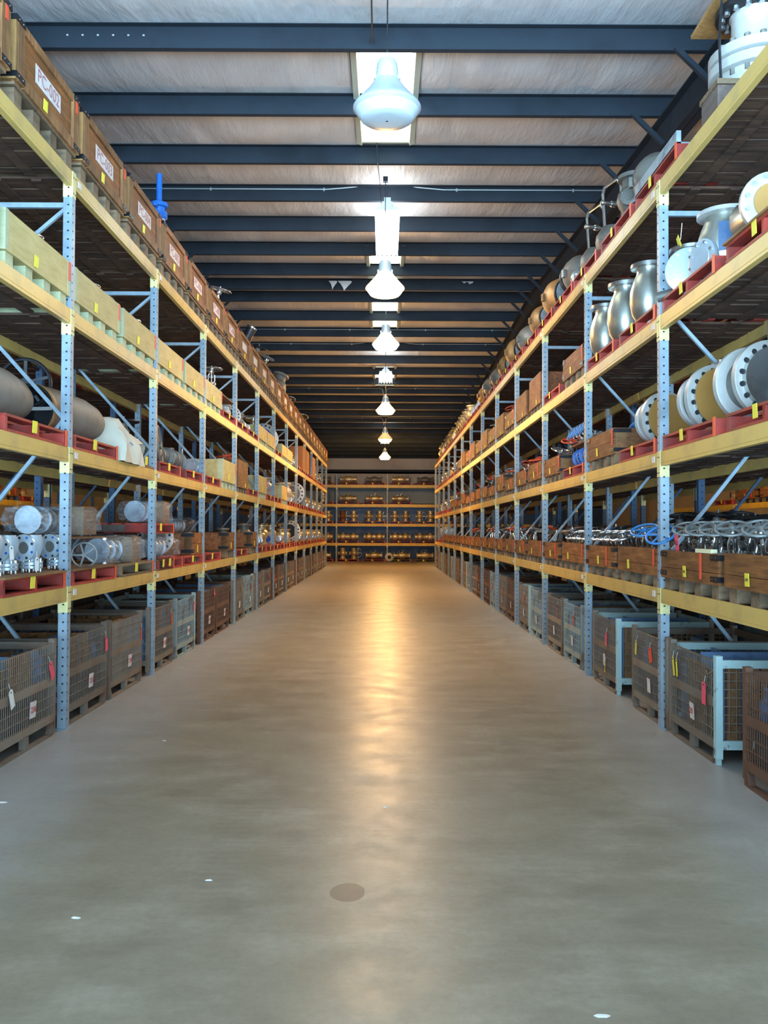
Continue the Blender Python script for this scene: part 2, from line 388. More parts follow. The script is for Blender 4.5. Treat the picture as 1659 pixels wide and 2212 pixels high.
PY = [8.65 + 1.524*k for k in range(-9, 7)] + [19.07] + [20.13 + 1.524*k for k in range(0, 20)]
PY = sorted(set(round(p, 3) for p in PY if YF < p < YB-.3))
PY = [p for i, p in enumerate(PY) if i == 0 or p-PY[i-1] > .6]
PH = .225
ROOFL = [(8.65, 11.5), (16.25, 18.6), (20.3, 23.0), (27.3, 30.4)]
SKX = .285
def ceiling():
    im, nt, b = newmat('white_roof_insulation')
    v = coords(nt, (1, .6, 1)); n = noise(nt, v, 1.1, 5, .6)
    c = ramp(nt, n, [(.35, (.56,.55,.55)), (.65, (.70,.695,.69))])
    v2 = coords(nt, (.9, .12, 1)); n2 = noise(nt, v2, 5.0, 5, .6)
    nt.links.new(c, b.inputs['Base Color']); b.inputs['Roughness'].default_value = .45
    b.inputs['Specular IOR Level'].default_value = .35
    bump(nt, b, n2, .35, .12)
    mm = M()
    ys = [YF] + PY + [YB]
    xs = []
    x = -WX
    while x < -SKX-.02: xs.append(x); x += .17
    xs.append(-SKX); xs += [-.15, 0, .15, SKX]
    x = SKX+.13
    while x < WX: xs.append(x); x += .17
    xs.append(WX)
    def seam(x, y):
        # fabric seams about every 1.5 m, with wrinkles beside them
        u = (x + .06*math.sin(y*1.7) + .75) / 1.50
        d = abs(u - round(u))*1.5
        return .05*math.exp(-(d/.06)**2) - .012*math.exp(-((d-.16)/.08)**2)
    for y0, y1 in zip(ys, ys[1:]):
        if y1-y0 < .05: continue
        ny = 10; grid = []
        hole = any(a-.1 < (y0+y1)/2 < e for a, e in ROOFL)
        for j in range(ny+1):
            t = j/ny; y = y0+(y1-y0)*t; row = []
            for x in xs:
                sag = .055*math.sin(PI*t)*(1+.5*mnoise.noise(Vector((x*.5, y*.7, 3))))
                sag += .02*mnoise.noise(Vector((x*1.4, y*1.1, 0)))*math.sin(PI*t)
                z = roof(y) + PH + .015 - sag + seam(x, y)*math.sin(PI*t)**.5*.8
                if hole and abs(x) <= SKX+.001: z = roof(y)+PH+.1
                row.append((x, y, z))
            grid.append(row)
        vs = [p for r in grid for p in r]; nx = len(xs); fs = []
        for j in range(ny):
            for i in range(nx-1):
                if hole and xs[i] >= -SKX-.001 and xs[i+1] <= SKX+.001: continue
                fs.append((j*nx+i, (j+1)*nx+i, (j+1)*nx+i+1, j*nx+i+1))
        mm.add(vs, fs, 0, True)
    # solid roof deck above the fabric so that no sky leaks in
    rm = M()
    for a, e in ((YF-.2, RIDGE), (RIDGE, YB+.2)):
        for x0, x1 in ((-WX-.2, -SKX-.1), (SKX+.1, WX+.2), (-SKX-.1, SKX+.1)):
            segs = [(a, e)]
            rm.add([(x0,a,roof(a+1e-3)+.50),(x1,a,roof(a+1e-3)+.50),(x1,e,roof(e-1e-3)+.50),(x0,e,roof(e-1e-3)+.50)], [(0,1,2,3)], 0)
    mm.add(rm.v, rm.f, 0)
    single('ceiling', mm, im, kind='structure')
    # roof light panels with insulation turned down round the openings
    gl = plain('translucent_roof_light', (.9,.95,.85), .5, 0, (.93,1.0,.84), 5.5)
    fr = plain('turned_insulation_edge', (.50,.52,.42), .6)
    for i, (a, e) in enumerate(ROOFL):
        w = M(); za, ze = roof(a)+PH+.10, roof(e)+PH+.10
        w.add([(-SKX,a,za),(SKX,a,za),(SKX,e,ze),(-SKX,e,ze)], [(0,3,2,1)], 0)
        f = M()
        for s in (-1, 1):
            f.add([(s*SKX,a,za+.01),(s*SKX,e,ze+.01),(s*(SKX+.035),e,ze-.16),(s*(SKX+.035),a,za-.16)], [(0,1,2,3)], 0)
            f.add([(s*(SKX+.035),e,ze-.16),(s*(SKX+.035),a,za-.16),(s*(SKX+.10),a,za-.14),(s*(SKX+.10),e,ze-.14)], [(0,1,2,3)], 0)
        for y, z in ((a+.10, za), (e, ze)):
            f.b2(-SKX-.03, SKX+.03, y-.02, y+.02, z-.12, z+.02)
        o = single('window_%d' % (i+1), w, gl, kind='structure')
        part(o, 'window_frame', f.mesh('window_frame', [fr]))
    return xs
ceiling()
def purlins():
    for i, y in enumerate(PY):
        z = roof(y); m = M()
        m.b2(-WX, WX, y-.0025, y+.0025, z, z+PH); m.b2(-WX, WX, y, y+.065, z, z+.006); m.b2(-WX, WX, y-.065, y, z+PH-.006, z+PH)
        m.b2(-WX, WX, y+.062, y+.065, z, z+.022)
        # splice laps with bolts
        for k in range(-3, 4):
            x = k*3.9+.35
            if i % 3 == 0: m.b2(x-.35, x+.35, y-.006, y-.0025, z+.012, z+PH-.012)
        mats = [PURLIN]
        if abs(y-8.65) < .1:
            for q in range(6): m.b2(-3.25+q*.155, -3.23+q*.155, y-.008, y-.002, z+.12, z+.135, 1)
            mats = [PURLIN, WHITEM]
        single('trim_%d' % (i+2), m, mats, kind='structure')
    for s, x in (('left', -4.05), ('right', 3.36)):
        m = M()
        for a, e in ((YF, RIDGE), (RIDGE, YB)):
            za, ze = roof(a+1e-3), roof(e-1e-3)
            for (dx, d0, d1) in ((.09, -.40, -.385), (.006, -.40, -.02), (.09, -.02, -.004)):
                m.add([(x-dx,a,za+d0),(x+dx,a,za+d0),(x+dx,e,ze+d0),(x-dx,e,ze+d0),(x-dx,a,za+d1),(x+dx,a,za+d1),(x+dx,e,ze+d1),(x-dx,e,ze+d1)],
                      [(0,3,2,1),(4,5,6,7),(0,1,5,4),(1,2,6,5),(2,3,7,6),(3,0,4,7)])
        for y in PY[5:-2]:
            for q in (-1, 1): m.bar((x, y, roof(y)-.385), (x+q*.42, y, roof(y)+.03), .05, .05)
        single('trim_%d' % (90 if s == 'left' else 91), m, PURLIN, kind='structure')
purlins()

# ---------------------------------------------------------------- pallet racks
def post_mesh(h, mats, cf):
    m = M(); w = .078
    m.b2(-w/2, w/2, 0, w, 0, h, 0)
    m.b2(-.07, .07, -.005, .10, 0, .008, 0)
    z = .09
    while z < h-.03:
        m.b2(cf*w/2-.001 if cf > 0 else -w/2-.0012, w/2+.0012 if cf > 0 else -w/2+.001, .026, .042, z-.007, z+.007, 1)
        for x in (-.018,): m.b2(x-.006, x+.006, -.0012, .001, z-.007, z+.007, 1)
        z += .0762
    return m.mesh('post', mats)
def beam_mesh(L, bh=BH):
    m = M()
    m.b2(0, L, .004, .052, -bh, -.022, 0); m.b2(0, L, .004, .030, -.022, 0, 0)
    m.b2(0, L, .001, .0045, -bh*.80, -bh*.76, 2)     # pressed groove
    m.b2(0, L, .0035, .0045, -bh, -.0, 0)
    return m.mesh('shelf_beam', [BEAM, BEAM, BEAM])
def deck_mesh(L, D, seed):
    r = random.Random(seed); m = M(); x = 0.02
    while x < L-.1:
        w = r.choice((.09, .14, .14, .19)); w = min(w, L-x-.01)
        z = r.uniform(-.012, .0)
        m.b2(x, x+w, .032, D-.032+r.uniform(-.01, .0), -.022+z, z); x += w + r.choice((.008, .02, .035, .05))
    # cross runners under the boards
    for y in (.36, .72): m.b2(0.02, L-.02, y-.045, y+.045, -.046, -.024)
    return m.mesh('shelf_deck', [DECKM])
DECKM = wood('dark_deck_wood', (.026,.013,.008), (.15,.075,.038), (8, 1.0, 5), .8, .1)
def rack(loc, rz, idx, S_, cf, label, levels=LV[1:], bh=BH, depth=RD, h=4.88, pm=None, bm=None, deck=True, brace=True, group=None, back=True, hc=.0):
    root = bpy.data.objects.new('pallet_rack', None); COL.objects.link(root); root.location = loc; root.rotation_euler = (0,0,rz)
    tag(root, label, 'pallet rack', group)
    pm = pm or POST; bm = bm or BEAM
    pme = post_mesh(h, [pm, HOLE], cf); bme = beam_mesh(S_-.08, bh); bme.materials[0] = bm
    bb = M().b2(0, S_-.08, -.05, 0, -bh, 0).mesh('back_beam', [bm])
    cm = M()                                        # both hook plates of a beam
    cms = []
    for x in (0, S_-.08):
        s = -1 if x == 0 else 1; cm = M(); cms.append(cm)
        cm.b2(min(x, x+s*.004), max(x, x+s*.004), -.002, .082, -bh-.095, .004)
        cm.b2(min(x, x+s*.040), max(x, x+s*.040), -.004, -.0005, -bh-.095, .004)
        for zz in (-.19, -.05): cm.cyl((x+s*.02, -.0035, zz*bh/.13), (x+s*.02, -.008, zz*bh/.13), .006, 6, 1)
    cmt = [paint('pale_yellow_connector', (.74,.64,.28), (.5,.42,.18), 5, .45), HOLE]; cme = [q.mesh('beam_connector', cmt) for q in cms]
    dms = [deck_mesh(S_-.08, depth, 11+i) for i in range(3)]
    for i in idx:
        part(root, 'post', pme, Matrix.Translation((i*S_, 0, 0)))
        part(root, 'post', pme, Matrix.Translation((i*S_, depth-.078, 0)))
        if brace:
            for zb in (levels[-1]-bh-.16, .25):
                m = M().b2(-.018, .018, .07, depth-.07, zb-.022, zb+.022)
                part(root, 'horizontal_brace', m.mesh('horizontal_brace', [pm]), Matrix.Translation((i*S_, 0, 0)))
            zs = [.30] + [z for z in levels]
            for k, (za, zb) in enumerate(zip([.3, 1.5, 2.7, 3.75], [1.5, 2.7, 3.75, levels[-1]-bh-.18])):
                if zb > h: break
                y0, y1 = (.06, depth-.06) if (k % 2 == 0) == (cf < 0) else (depth-.06, .06)
                m = M().bar((0, y0, za), (0, y1, zb), .030, .030)
                part(root, 'diagonal_brace', m.mesh('diagonal_brace', [pm]), Matrix.Translation((i*S_, 0, 0)))
    i0, i1 = min(idx), max(idx); nb = 0
    lab = M().b2(0, .075, -.0015, .0035, -.085, -.03).mesh('beam_label', [SIGN])
    for b_ in range(i0, i1):
        for li, z in enumerate(levels):
            far = (b_-i0 if cf > 0 else i1-1-b_)
            o = part(root, 'shelf_beam', bme, Matrix.Translation((b_*S_+.04, 0, z)))
            for q in cme:
                if far >= 0 and abs(b_-(i0 if cf < 0 else i1-1)) < 12: part(o, 'beam_connector', q)
            if li in (0, 1, 3) or b_ % 2: part(o, 'beam_label', lab, Matrix.Translation((.07 if cf < 0 else S_-.08-.16, 0, 0)))
            if back and nb < 100 and not (far == 0): part(root, 'back_beam', bb, Matrix.Translation((b_*S_+.04, depth, z))); nb += 1
            if deck: part(root, 'shelf_deck', dms[(b_*3+li) % 3], Matrix.Translation((b_*S_+.04, 0, z)))
    return root
rack((-XL, Y0L, 0), PI/2, range(-1, 13), S, -1, 'long pallet rack with blue posts and yellow beams along the left of the aisle')
rack((XR, Y0R, 0), -PI/2, range(-12, 2), S, 1, 'long pallet rack with blue posts and yellow beams along the right of the aisle')
# back to back rows and the rows across the neighbouring aisles
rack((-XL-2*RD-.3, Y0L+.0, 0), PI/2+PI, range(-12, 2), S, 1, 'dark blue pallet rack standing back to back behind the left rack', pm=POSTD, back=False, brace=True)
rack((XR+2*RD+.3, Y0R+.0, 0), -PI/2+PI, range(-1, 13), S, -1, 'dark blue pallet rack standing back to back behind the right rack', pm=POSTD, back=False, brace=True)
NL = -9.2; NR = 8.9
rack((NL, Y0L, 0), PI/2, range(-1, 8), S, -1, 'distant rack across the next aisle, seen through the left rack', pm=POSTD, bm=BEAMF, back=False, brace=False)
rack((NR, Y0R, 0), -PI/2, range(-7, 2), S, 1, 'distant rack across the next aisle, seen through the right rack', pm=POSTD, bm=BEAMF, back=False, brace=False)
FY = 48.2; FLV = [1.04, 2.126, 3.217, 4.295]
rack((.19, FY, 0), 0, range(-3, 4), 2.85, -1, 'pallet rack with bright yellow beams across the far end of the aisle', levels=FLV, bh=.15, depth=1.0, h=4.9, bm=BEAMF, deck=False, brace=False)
# ---------------------------------------------------------------- crates, pallets, baskets
def paper(m, x, y, z, w, h, mat=0, t=.003, curl=.0):
    m.add([(x-w/2,y,z-h/2),(x+w/2,y-curl*.4,z-h/2),(x+w/2,y-curl,z+h/2),(x-w/2,y-curl*.5,z+h/2),
           (x-w/2,y+t,z-h/2),(x+w/2,y+t-curl*.4,z-h/2),(x+w/2,y+t-curl,z+h/2),(x-w/2,y+t-curl*.5,z+h/2)],
          [(0,1,2,3),(7,6,5,4),(0,4,5,1),(1,5,6,2),(2,6,7,3),(3,7,4,0)], mat); return m
def crate(L, D, hb, bk, framed=False, strap=True, new=False, sign=False, tagx=-.12, otag=.42, otagh=.17, seam=.38, blocks=4):
    t = T(); w0, w1, cl, bl = (NEWWOOD, NEWWOOD, NEWWOOD, NEWBLOCK) if new else (CRATE, CRATE_END, CLEAT, BLOCK)
    x = L/2; z0 = bk; z1 = bk+hb; e = .022
    m = M()
    zs = z0+hb*seam
    m.b2(-x+.0, x-.0, 0, e, z0, zs-.002); m.b2(-x, x, .002, e, zs+.002, z1)          # two front boards with a seam
    m.b2(-x, x, D-e, D, z0, z1)
    m.b2(-x, x, e, D-e, z0, z0+.02)
    t.add('side_board', m, w0)
    for s in (-1, 1):
        m = M(); m.b2(min(s*x, s*(x-.028)), max(s*x, s*(x-.028)), e, D-e, z0+.02, z1-.004)
        t.add('end_board', m, w0)
        m = M(); a, b = sorted((s*x, s*(x-.06)))
        if new: m.b2(a-.001, b+.001, -.0, .09, z0+.0, z1+.003)
        else: m.b2(a, b, e+.001, .14, z0-.003, z1-.002)
        if s == -1 or new: t.add('corner_post', m, w1 if not new else NEWBLOCK)
        else: t.add('corner_post', m, w1)
    if framed:
        for s in (-1, 1):
            m = M(); c = s*(x-.07)
            m.b2(c-.055, c+.055, -.024, 0, z0+.01, z1-.005); t.add('corner_cleat', m, cl)
            m = M(); a, b = sorted((s*x, s*(x+.024)))
            m.b2(a, b, -.02, .10, z0+.01, z1-.03); m.b2(a, b, D-.1, D, z0+.01, z1-.03); m.b2(a, b, .1, D-.1, z1-.10, z1-.01)
            t.add('end_frame', m, w1)
        m = M(); m.b2(-x+.125, x-.125, -.02, 0, z0+.005, z0+.095); m.b2(-x+.125, x-.125, -.02, 0, z1-.075, z1-.006)
        t.add('rail', m, cl)
    if strap:
        m = M(); o = .026 if framed else 0
        for zz in (z0+.045, z1-.03):
            for s in (-1, 1):
                xa = s*(x+o); a, b = sorted((xa+s*.004, xa-s*.15))
                m.b2(a, b, -o-.004, -o, zz-.021, zz+.021)
                a, b = sorted((xa, xa+s*.004))
                m.b2(a, b, -o, .19, zz-.021, zz+.021)
                for q in (.04, .11): m.cyl((xa-s*q, -o-.003, zz), (xa-s*q, -o-.007, zz), .005, 6, 1)
        t.add('steel_strap', m, [STRAP, BOLT])
    for i in range(blocks):
        c = -x+.11+(2*x-.22)*i/(blocks-1)
        m = M(); m.b2(c-.065, c+.065, .02, D-.02, .0, bk-.022 if bk > .13 else bk-.001)
        t.add('skid', m, bl)
    if bk > .13: t.add('skid_deck', M().b2(-x, x, .0, D, bk-.022, bk), bl)
    f = -.024 if framed else 0
    t.add('yellow_tag', paper(M(), tagx, f-.004-.0, z0+.075 if not framed else z0+.07, .075, .09, 0, curl=.006), YTAG)
    if otag is not None:
        t.add('orange_tag', paper(M(), otag, f-.005, z1-otagh/2-.005, .045, otagh, 0), OTAG)
    if sign:
        o = t.add('label', paper(M(), .0, -.004, (z0+z1)/2+.015, .52, .15, 0, .002), SIGN)
    return t
TC_TOP = crate(1.27, 1.0, .50, .17, framed=True, sign=True, otag=.58, otagh=.15)
TC_NEW = crate(1.29, 1.0, .30, .10, new=True, strap=False, otag=.62, otagh=.16, seam=0, tagx=-.1, blocks=4)
TC_LOW = crate(1.30, 1.0, .235, .105, otag=.30, otagh=.20, tagx=-.05)
TC_LOW2 = crate(1.30, 1.0, .245, .105, otag=.55, otagh=.15, tagx=-.25, strap=False)
TC_MID = crate(1.20, 1.0, .28, .12, otag=.55, otagh=.18, tagx=-.1, seam=.5)
TC_TALL = crate(1.15, 1.0, .62, .12, otag=None, tagx=.2, strap=False, seam=.5)

def pallet(red=True, L=1.2, D=1.0, h=.13, board=False, end=True):
    t = T(); x = L/2; pm = REDP if red else BLOCK
    m = M()
    m.b2(-x, x, 0, .10, h-.02, h)
    for i in range(1, 6): m.b2(-x, x, .02+i*.165, .02+i*.165+.12, h-.02, h)
    t.add('top_board', m, pm)
    for c in (-x+.02, 0, x-.02):
        m = M().b2(c-.02, c+.02, .004, D, .02, h-.02); t.add('stringer', m, pm)
        mm = M().b2(c-.045, c+.045, .30, D-.02, .02, h-.02); t.add('block', mm, PALW)
    m = M(); m.b2(-x, x, 0, .09, 0, .02); m.b2(-x, x, D-.1, D, 0, .02); m.b2(-x, x, .45, .55, 0, .02)
    t.add('bottom_board', m, pm)
    if end:
        t.add('orange_tag', M().b2(x-.035, x+.012, -.006, -.001, .0, h+.012), ORANGE if red else OTAG)
    t.add('yellow_tag', paper(M(), -.1, -.008, h-.045, .08, .095, 0, curl=.008), YTAG)
    if board: t.add('cover_board', M().b2(-x-.01, x+.0, -.02, D, h, h+.016), BOARD)
    return t
TP_RED = pallet(); TP_TAN = pallet(False); TP_REDB = pallet(board=True); TP_RED_S = pallet(L=1.05)

def basket(L, col, accent, D=1.03, h=.81, content=0, side=TEAL, dense=1.0, signtxt=None, tagm=None, seedv=0):
    """wire mesh pallet box"""
    r = random.Random(seedv); t = T(); x = L/2; zb = .15
    def wires(m, x0, x1, z0, z1, step, hstep, flip=None):
        n = max(2, int((x1-x0)/step)); k = max(2, int((z1-z0)/hstep))
        for i in range(1, n):
            c = x0+(x1-x0)*i/n
            if flip is None: m.b2(c-.003, c+.003, -.0025, .0025, z0, z1)
            else: m.b2(flip-.0025, flip+.0025, c-.0025, c+.0025, z0, z1)
        for i in range(1, k):
            z = z0+(z1-z0)*i/k
            if flip is None: m.b2(x0, x1, -.008, -.0025, z-.003, z+.003)
            else: m.b2(flip-.008, flip-.0025, x0, x1, z-.003, z+.003)
    for sx in (-1, 1):
        for y in (0, D-.05):
            m = M(); c = sx*(x-.028)
            m.b2(c-.028, c+.028, y, y+.05, .045, h); m.b2(c-.018, c+.018, y+.007, y+.043, 0, .045)
            t.add('corner_post', m, side if (sx == 1 and y == 0 and accent) else col)
    f = M(); mz = zb+(h-zb)*.47
    f.b2(-x+.056, x-.056, 0, .028, zb-.035, zb+.03); f.b2(-x+.056, x-.056, -.004, .018, mz-.035, mz+.035)
    f.b2(-x+.056, x-.056, 0, .012, h-.045, h-.035)
    t.add('frame_rail', f, col)
    w = M(); wires(w, -x+.056, x-.056, zb+.03, mz-.035, .0345*dense, .062); wires(w, -x+.056, x-.056, mz+.035, h-.04, .0345*dense, .062)
    wires_f = t.add('wire_panel', w, col)
    w = M()
    for s in (-1, 1): wires(w, .05, D-.05, zb+.03, h-.06, .052, .062, flip=s*(x-.02))
    t.add('side_wire_panel', w, col)
    for s in (-1, 1):
        a, b = sorted((s*x, s*(x-.03)))
        t.add('side_rail', M().b2(a, b, .05, D-.05, h-.09, h-.03), side if accent else col)
        t.add('side_rail', M().b2(a, b, .05, D-.05, zb-.035, zb+.03), side if accent else col)
    t.add('back_rail', M().b2(-x+.056, x-.056, D-.03, D, h-.09, h-.03), side if accent else col)
    # skid: floor runner with slanted ends and a middle foot
    m = M(); m.b2(-x+.07, x-.07, 0, .05, 0, .018)
    m.bar((-x+.085, .025, .012), (-x+.035, .025, zb-.03), .05, .03); m.bar((x-.085, .025, .012), (x-.035, .025, zb-.03), .05, .03)
    m.b2(-.035, .035, 0, .05, .018, zb-.03); m.b2(-x+.07, x-.07, D-.05, D, 0, .018); m.b2(-.035, .035, D-.05, D, .018, zb-.03)
    m.b2(-x+.03, x-.03, .03, D-.03, zb-.02, zb-.005)
    t.add('skid_base', m, col)
    # latch wire and sign
    m = M(); m.tube([(x-.05,-.01,h-.12),(x-.1,-.03,h-.15),(x-.16,-.012,h-.13)], .004, 6)
    t.add('latch', m, STEEL)
    sg = t.add('sign', paper(M(), .12*x, -.012, mz-.15, .105, .13, 0, .002, curl=.01), SIGN)
    # contents: egg-crate dividers of steel plate and loose boards
    if content != 2:
        for k in range(4):
            y = .12+k*.22
            hh = r.uniform(.47, .60); m = M().b2(-x+.06, x-.06, y, y+.006, zb, zb+hh)
            t.add('divider_plate', m, PLATEB if (k+content) % 2 == 0 else BOARD)
        for k in range(5):
            c = -x+.1+(L-.2)*k/4; hh = r.uniform(.45, .62)
            t.add('divider_plate', M().b2(c-.008, c+.008, .08, D-.08, zb, zb+hh), BOARD if k % 2 else PLATEB)
    else:
        for k in range(4): t.add('stored_board', M().b2(-x+.08, x-.08, .07+k*.24, .09+k*.24, zb, zb+.5), BOARD)
    # board standing behind the mesh
    a = r.uniform(-x+.1, 0)
    t.add('stored_board', M().b2(a, a+.38, .055, .075, zb+.02, zb+r.uniform(.48, .62)), BOARD)
    if content == 3:
        for k in range(6): t.add('stored_board', M().b2(x-.10, x-.045, .10+k*.13, .20+k*.13, zb, zb+.60), BOARD)
    if content in (0, 1): t.add('stored_board', M().b2(-x+.07, x-.07, .05, .058, zb, zb+.28), plain('painted_inner_shade', (.05,.055,.06), .7))  # dark sheet stands in for shade inside the basket, not a board
    return t
SIGNTXT = {}
def sign_text(root, txt, x, z, size=.05, y=-.018, m=REDINK, name='lettering'):
    if (txt, size) not in SIGNTXT: SIGNTXT[(txt, size)] = text_mesh(txt, size, m)
    par = None
    for ch in root.children:
        if ch.name.split('.')[0] in ('sign', 'label', 'yellow_tag') and (par is None): par = ch
    return SIGNTXT[(txt, size)]
BT_L = [basket(1.17, BASKET, False, content=c, seedv=c, dense=dn, side=BASKET) for c, dn in ((0, 1), (1, 1.1), (3, .8))]
BT_LR = [basket(1.17, BASKETR, False, content=1, seedv=5, side=BASKETR), basket(1.17, BASKETP, True, content=0, seedv=6)]
BT_R = [basket(1.06, BASKET, True, content=3, seedv=8), basket(1.06, BASKETR, False, content=0, seedv=9, side=BASKETR), basket(1.06, BASKETP, False, content=1, seedv=10, side=BASKETP), basket(1.06, BASKET, False, content=0, seedv=12, side=BASKET)]
BT_SIMPLE = BT_L[0]
def child(root, nm):
    for c in root.children:
        if c.name.split('.')[0] == nm: return c
def hang_tag(root, x, z, mat, name, w=.07, h=.14, ang=0.0, y=-.02):
    m = M(); m.add([(-w/2,0,-h/2),(w/2,0,-h/2),(w/2,0,h/2-.015),(w/2-.015,0,h/2),(-w/2+.015,0,h/2),(-w/2,0,h/2-.015)], [(0,1,2,3,4,5)], 0)
    m.add([(-w/2,.002,-h/2),(w/2,.002,-h/2),(w/2,.002,h/2-.015),(w/2-.015,.002,h/2),(-w/2+.015,.002,h/2),(-w/2,.002,h/2-.015)], [(5,4,3,2,1,0)], 0)
    m.cyl((0,-.001,h/2-.02),(0,-.003,h/2-.02),.007,8,1)
    m.cyl((0,0,h/2-.015),(.01,.012,h/2+.05),.0015,5,2)
    o = part(root, name, m.mesh(name, [mat, HOLE, WTAG]), Matrix.Translation((x, y, z)) @ Matrix.Rotation(ang, 4, 'Y'))
    return o
BD = {'L': ['grey-brown', 'weathered grey-brown', 'brown'], 'R': []}
LOOKB = {}
def put_basket(side, t, y, look, txt=None, tags=(), back=0.0, L=1.17):
    sn, sg, rz, xf = SIDE[side]
    n = nth(('b', side, back > .5)); where = '%s row under the %s rack' % ('front' if back < .5 else 'back', sn)
    r_ = inst(t, 'wire_basket', (xf-sg*(back+.03), y, 0), rz, '%s wire basket, %s from the camera, %s' % (look, n, where), 'wire basket', 'wire mesh baskets on the floor under the %s rack' % sn)
    if txt:
        s = child(r_, 'sign'); me = text_mesh(txt, .068, REDINK, .0008)
        part(s, 'lettering', me, Matrix.Translation((.06*L, -.022, .15+.66*.47-.15)))
    for a in tags: hang_tag(r_, *a)
    return r_
# left floor row
LB = [(6.76, 0, 'rusty grey', '236', [(.44, .56, PTAG, 'pink_tag', .075, .16, -.45), (-.33, .47, WTAG, 'white_tag', .07, .15, -.35)]),
      (8.11, 1, 'dark brown', '235', [(.50, .60, PTAG, 'pink_tag', .075, .15, -.15)]),
      (9.36, 2, 'olive grey', '234', [(.50, .55, OTAG, 'orange_tag', .03, .15, 0)]),
      (10.85, 0, 'grey brown', '233', [(.40, .58, OTAG, 'pink_tag', .05, .15, 0)]),
      (12.17, 11, 'pale blue panelled', '232', [(.40, .62, PTAG, 'pink_tag', .06, .15, .1)]),
      (13.65, 10, 'rust brown', '231', [(.45, .70, PTAG, 'pink_tag', .1, .07, .5)]), (14.95, 10, 'dark rust brown', '230', []),
      (16.5, 2, 'dull grey', None, [(.3, .6, YTAG, 'yellow_tag', .04, .12, 0)]), (17.8, 11, 'grey green', None, [(.2, .55, OTAG, 'pink_tag', .08, .15, 0)]),
      (19.3, 1, 'greyish brown', None, [(.0, .6, OTAG, 'red_tag', .04, .13, 0)]), (20.6, 0, 'plain grey', None, [(.1, .65, PTAG, 'pink_tag', .1, .12, .3)])]
yy = 22.1; q = 0
while yy < 40.8:
    LB.append((yy, (10, 0, 1, 2)[q % 4], ('rust brown', 'grey', 'dark', 'dull brown')[q % 4], None, [(.1*(q % 5)-.2, .5, OTAG, 'red_tag', .07, .14, .1*(q % 3))] if q % 5 != 3 else []))
    yy += 1.31 if q % 2 == 0 else 1.51; q += 1
for y, ti, look, txt, tg in LB:
    put_basket('L', BT_LR[ti-10] if ti >= 10 else BT_L[ti], y, look, txt, tg)
RB = [(5.44, 1, 'large rusty brown', None, []),
      (6.97, 0, 'grey-brown teal-posted', '20', [(.33, .50, PTAG, 'pink_tag', .08, .17, 0), (-.36, .60, YTAG, 'yellow_tag', .04, .16, -.25), (-.28, .60, YTAG, 'yellow_tag', .035, .15, -.15)]),
      (8.09, 3, 'grey-brown', None, [(.12, .60, OTAG, 'orange_tag', .09, .14, -.35), (-.33, .61, YTAG, 'yellow_tag', .045, .14, .1)]),
      (9.70, 0, 'rusty grey-posted', None, [(.15, .55, PTAG, 'pink_tag', .07, .15, 0), (.1, .24, YTAG, 'yellow_tag', .025, .13, .1)]),
      (11.35, 2, 'grey-green', None, [(.15, .58, OTAG, 'orange_tag', .04, .15, 0)]), (12.55, 3, 'dull grey', None, [(.3, .6, OTAG, 'orange_tag', .02, .2, 0)]),
      (14.0, 2, 'pale greenish', None, []), (15.25, 0, 'teal-posted', None, [(.1, .55, OTAG, 'red_tag', .06, .15, 0)]),
      (16.8, 1, 'rust brown', None, []), (18.05, 3, 'dark grey', None, [(.2, .5, OTAG, 'orange_tag', .04, .2, 0)]), (19.6, 2, 'greyish', None, [(0, .5, PTAG, 'pink_tag', .08, .14, 0)]), (20.85, 1, 'brown', None, [(0, .55, OTAG, 'red_tag', .05, .15, 0)])]
yy = 22.4; q = 0
while yy < 41:
    RB.append((yy, (1, 3, 2, 0)[q % 4], ('rust brown', 'grey', 'dark', 'dull brown')[q % 4], None, [(.1*(q % 5)-.2, .52, OTAG, 'red_tag', .09, .14, .12*(q % 3))] if q % 3 != 1 else []))
    yy += 1.25 if q % 2 == 0 else 1.57; q += 1
for y, ti, look, txt, tg in RB: put_basket('R', BT_R[ti], y, look, txt, tg, L=1.06)
# second rows behind (their tops show between the front ones and the lowest beam)
for k in range(9):
    put_basket('L', BT_L[k % 2], 6.4+1.41*k, 'shaded grey', back=1.42)
    put_basket('R', BT_R[(3, 1, 2)[k % 3]], 6.0+1.41*k, 'shaded grey', back=1.42, L=1.06)
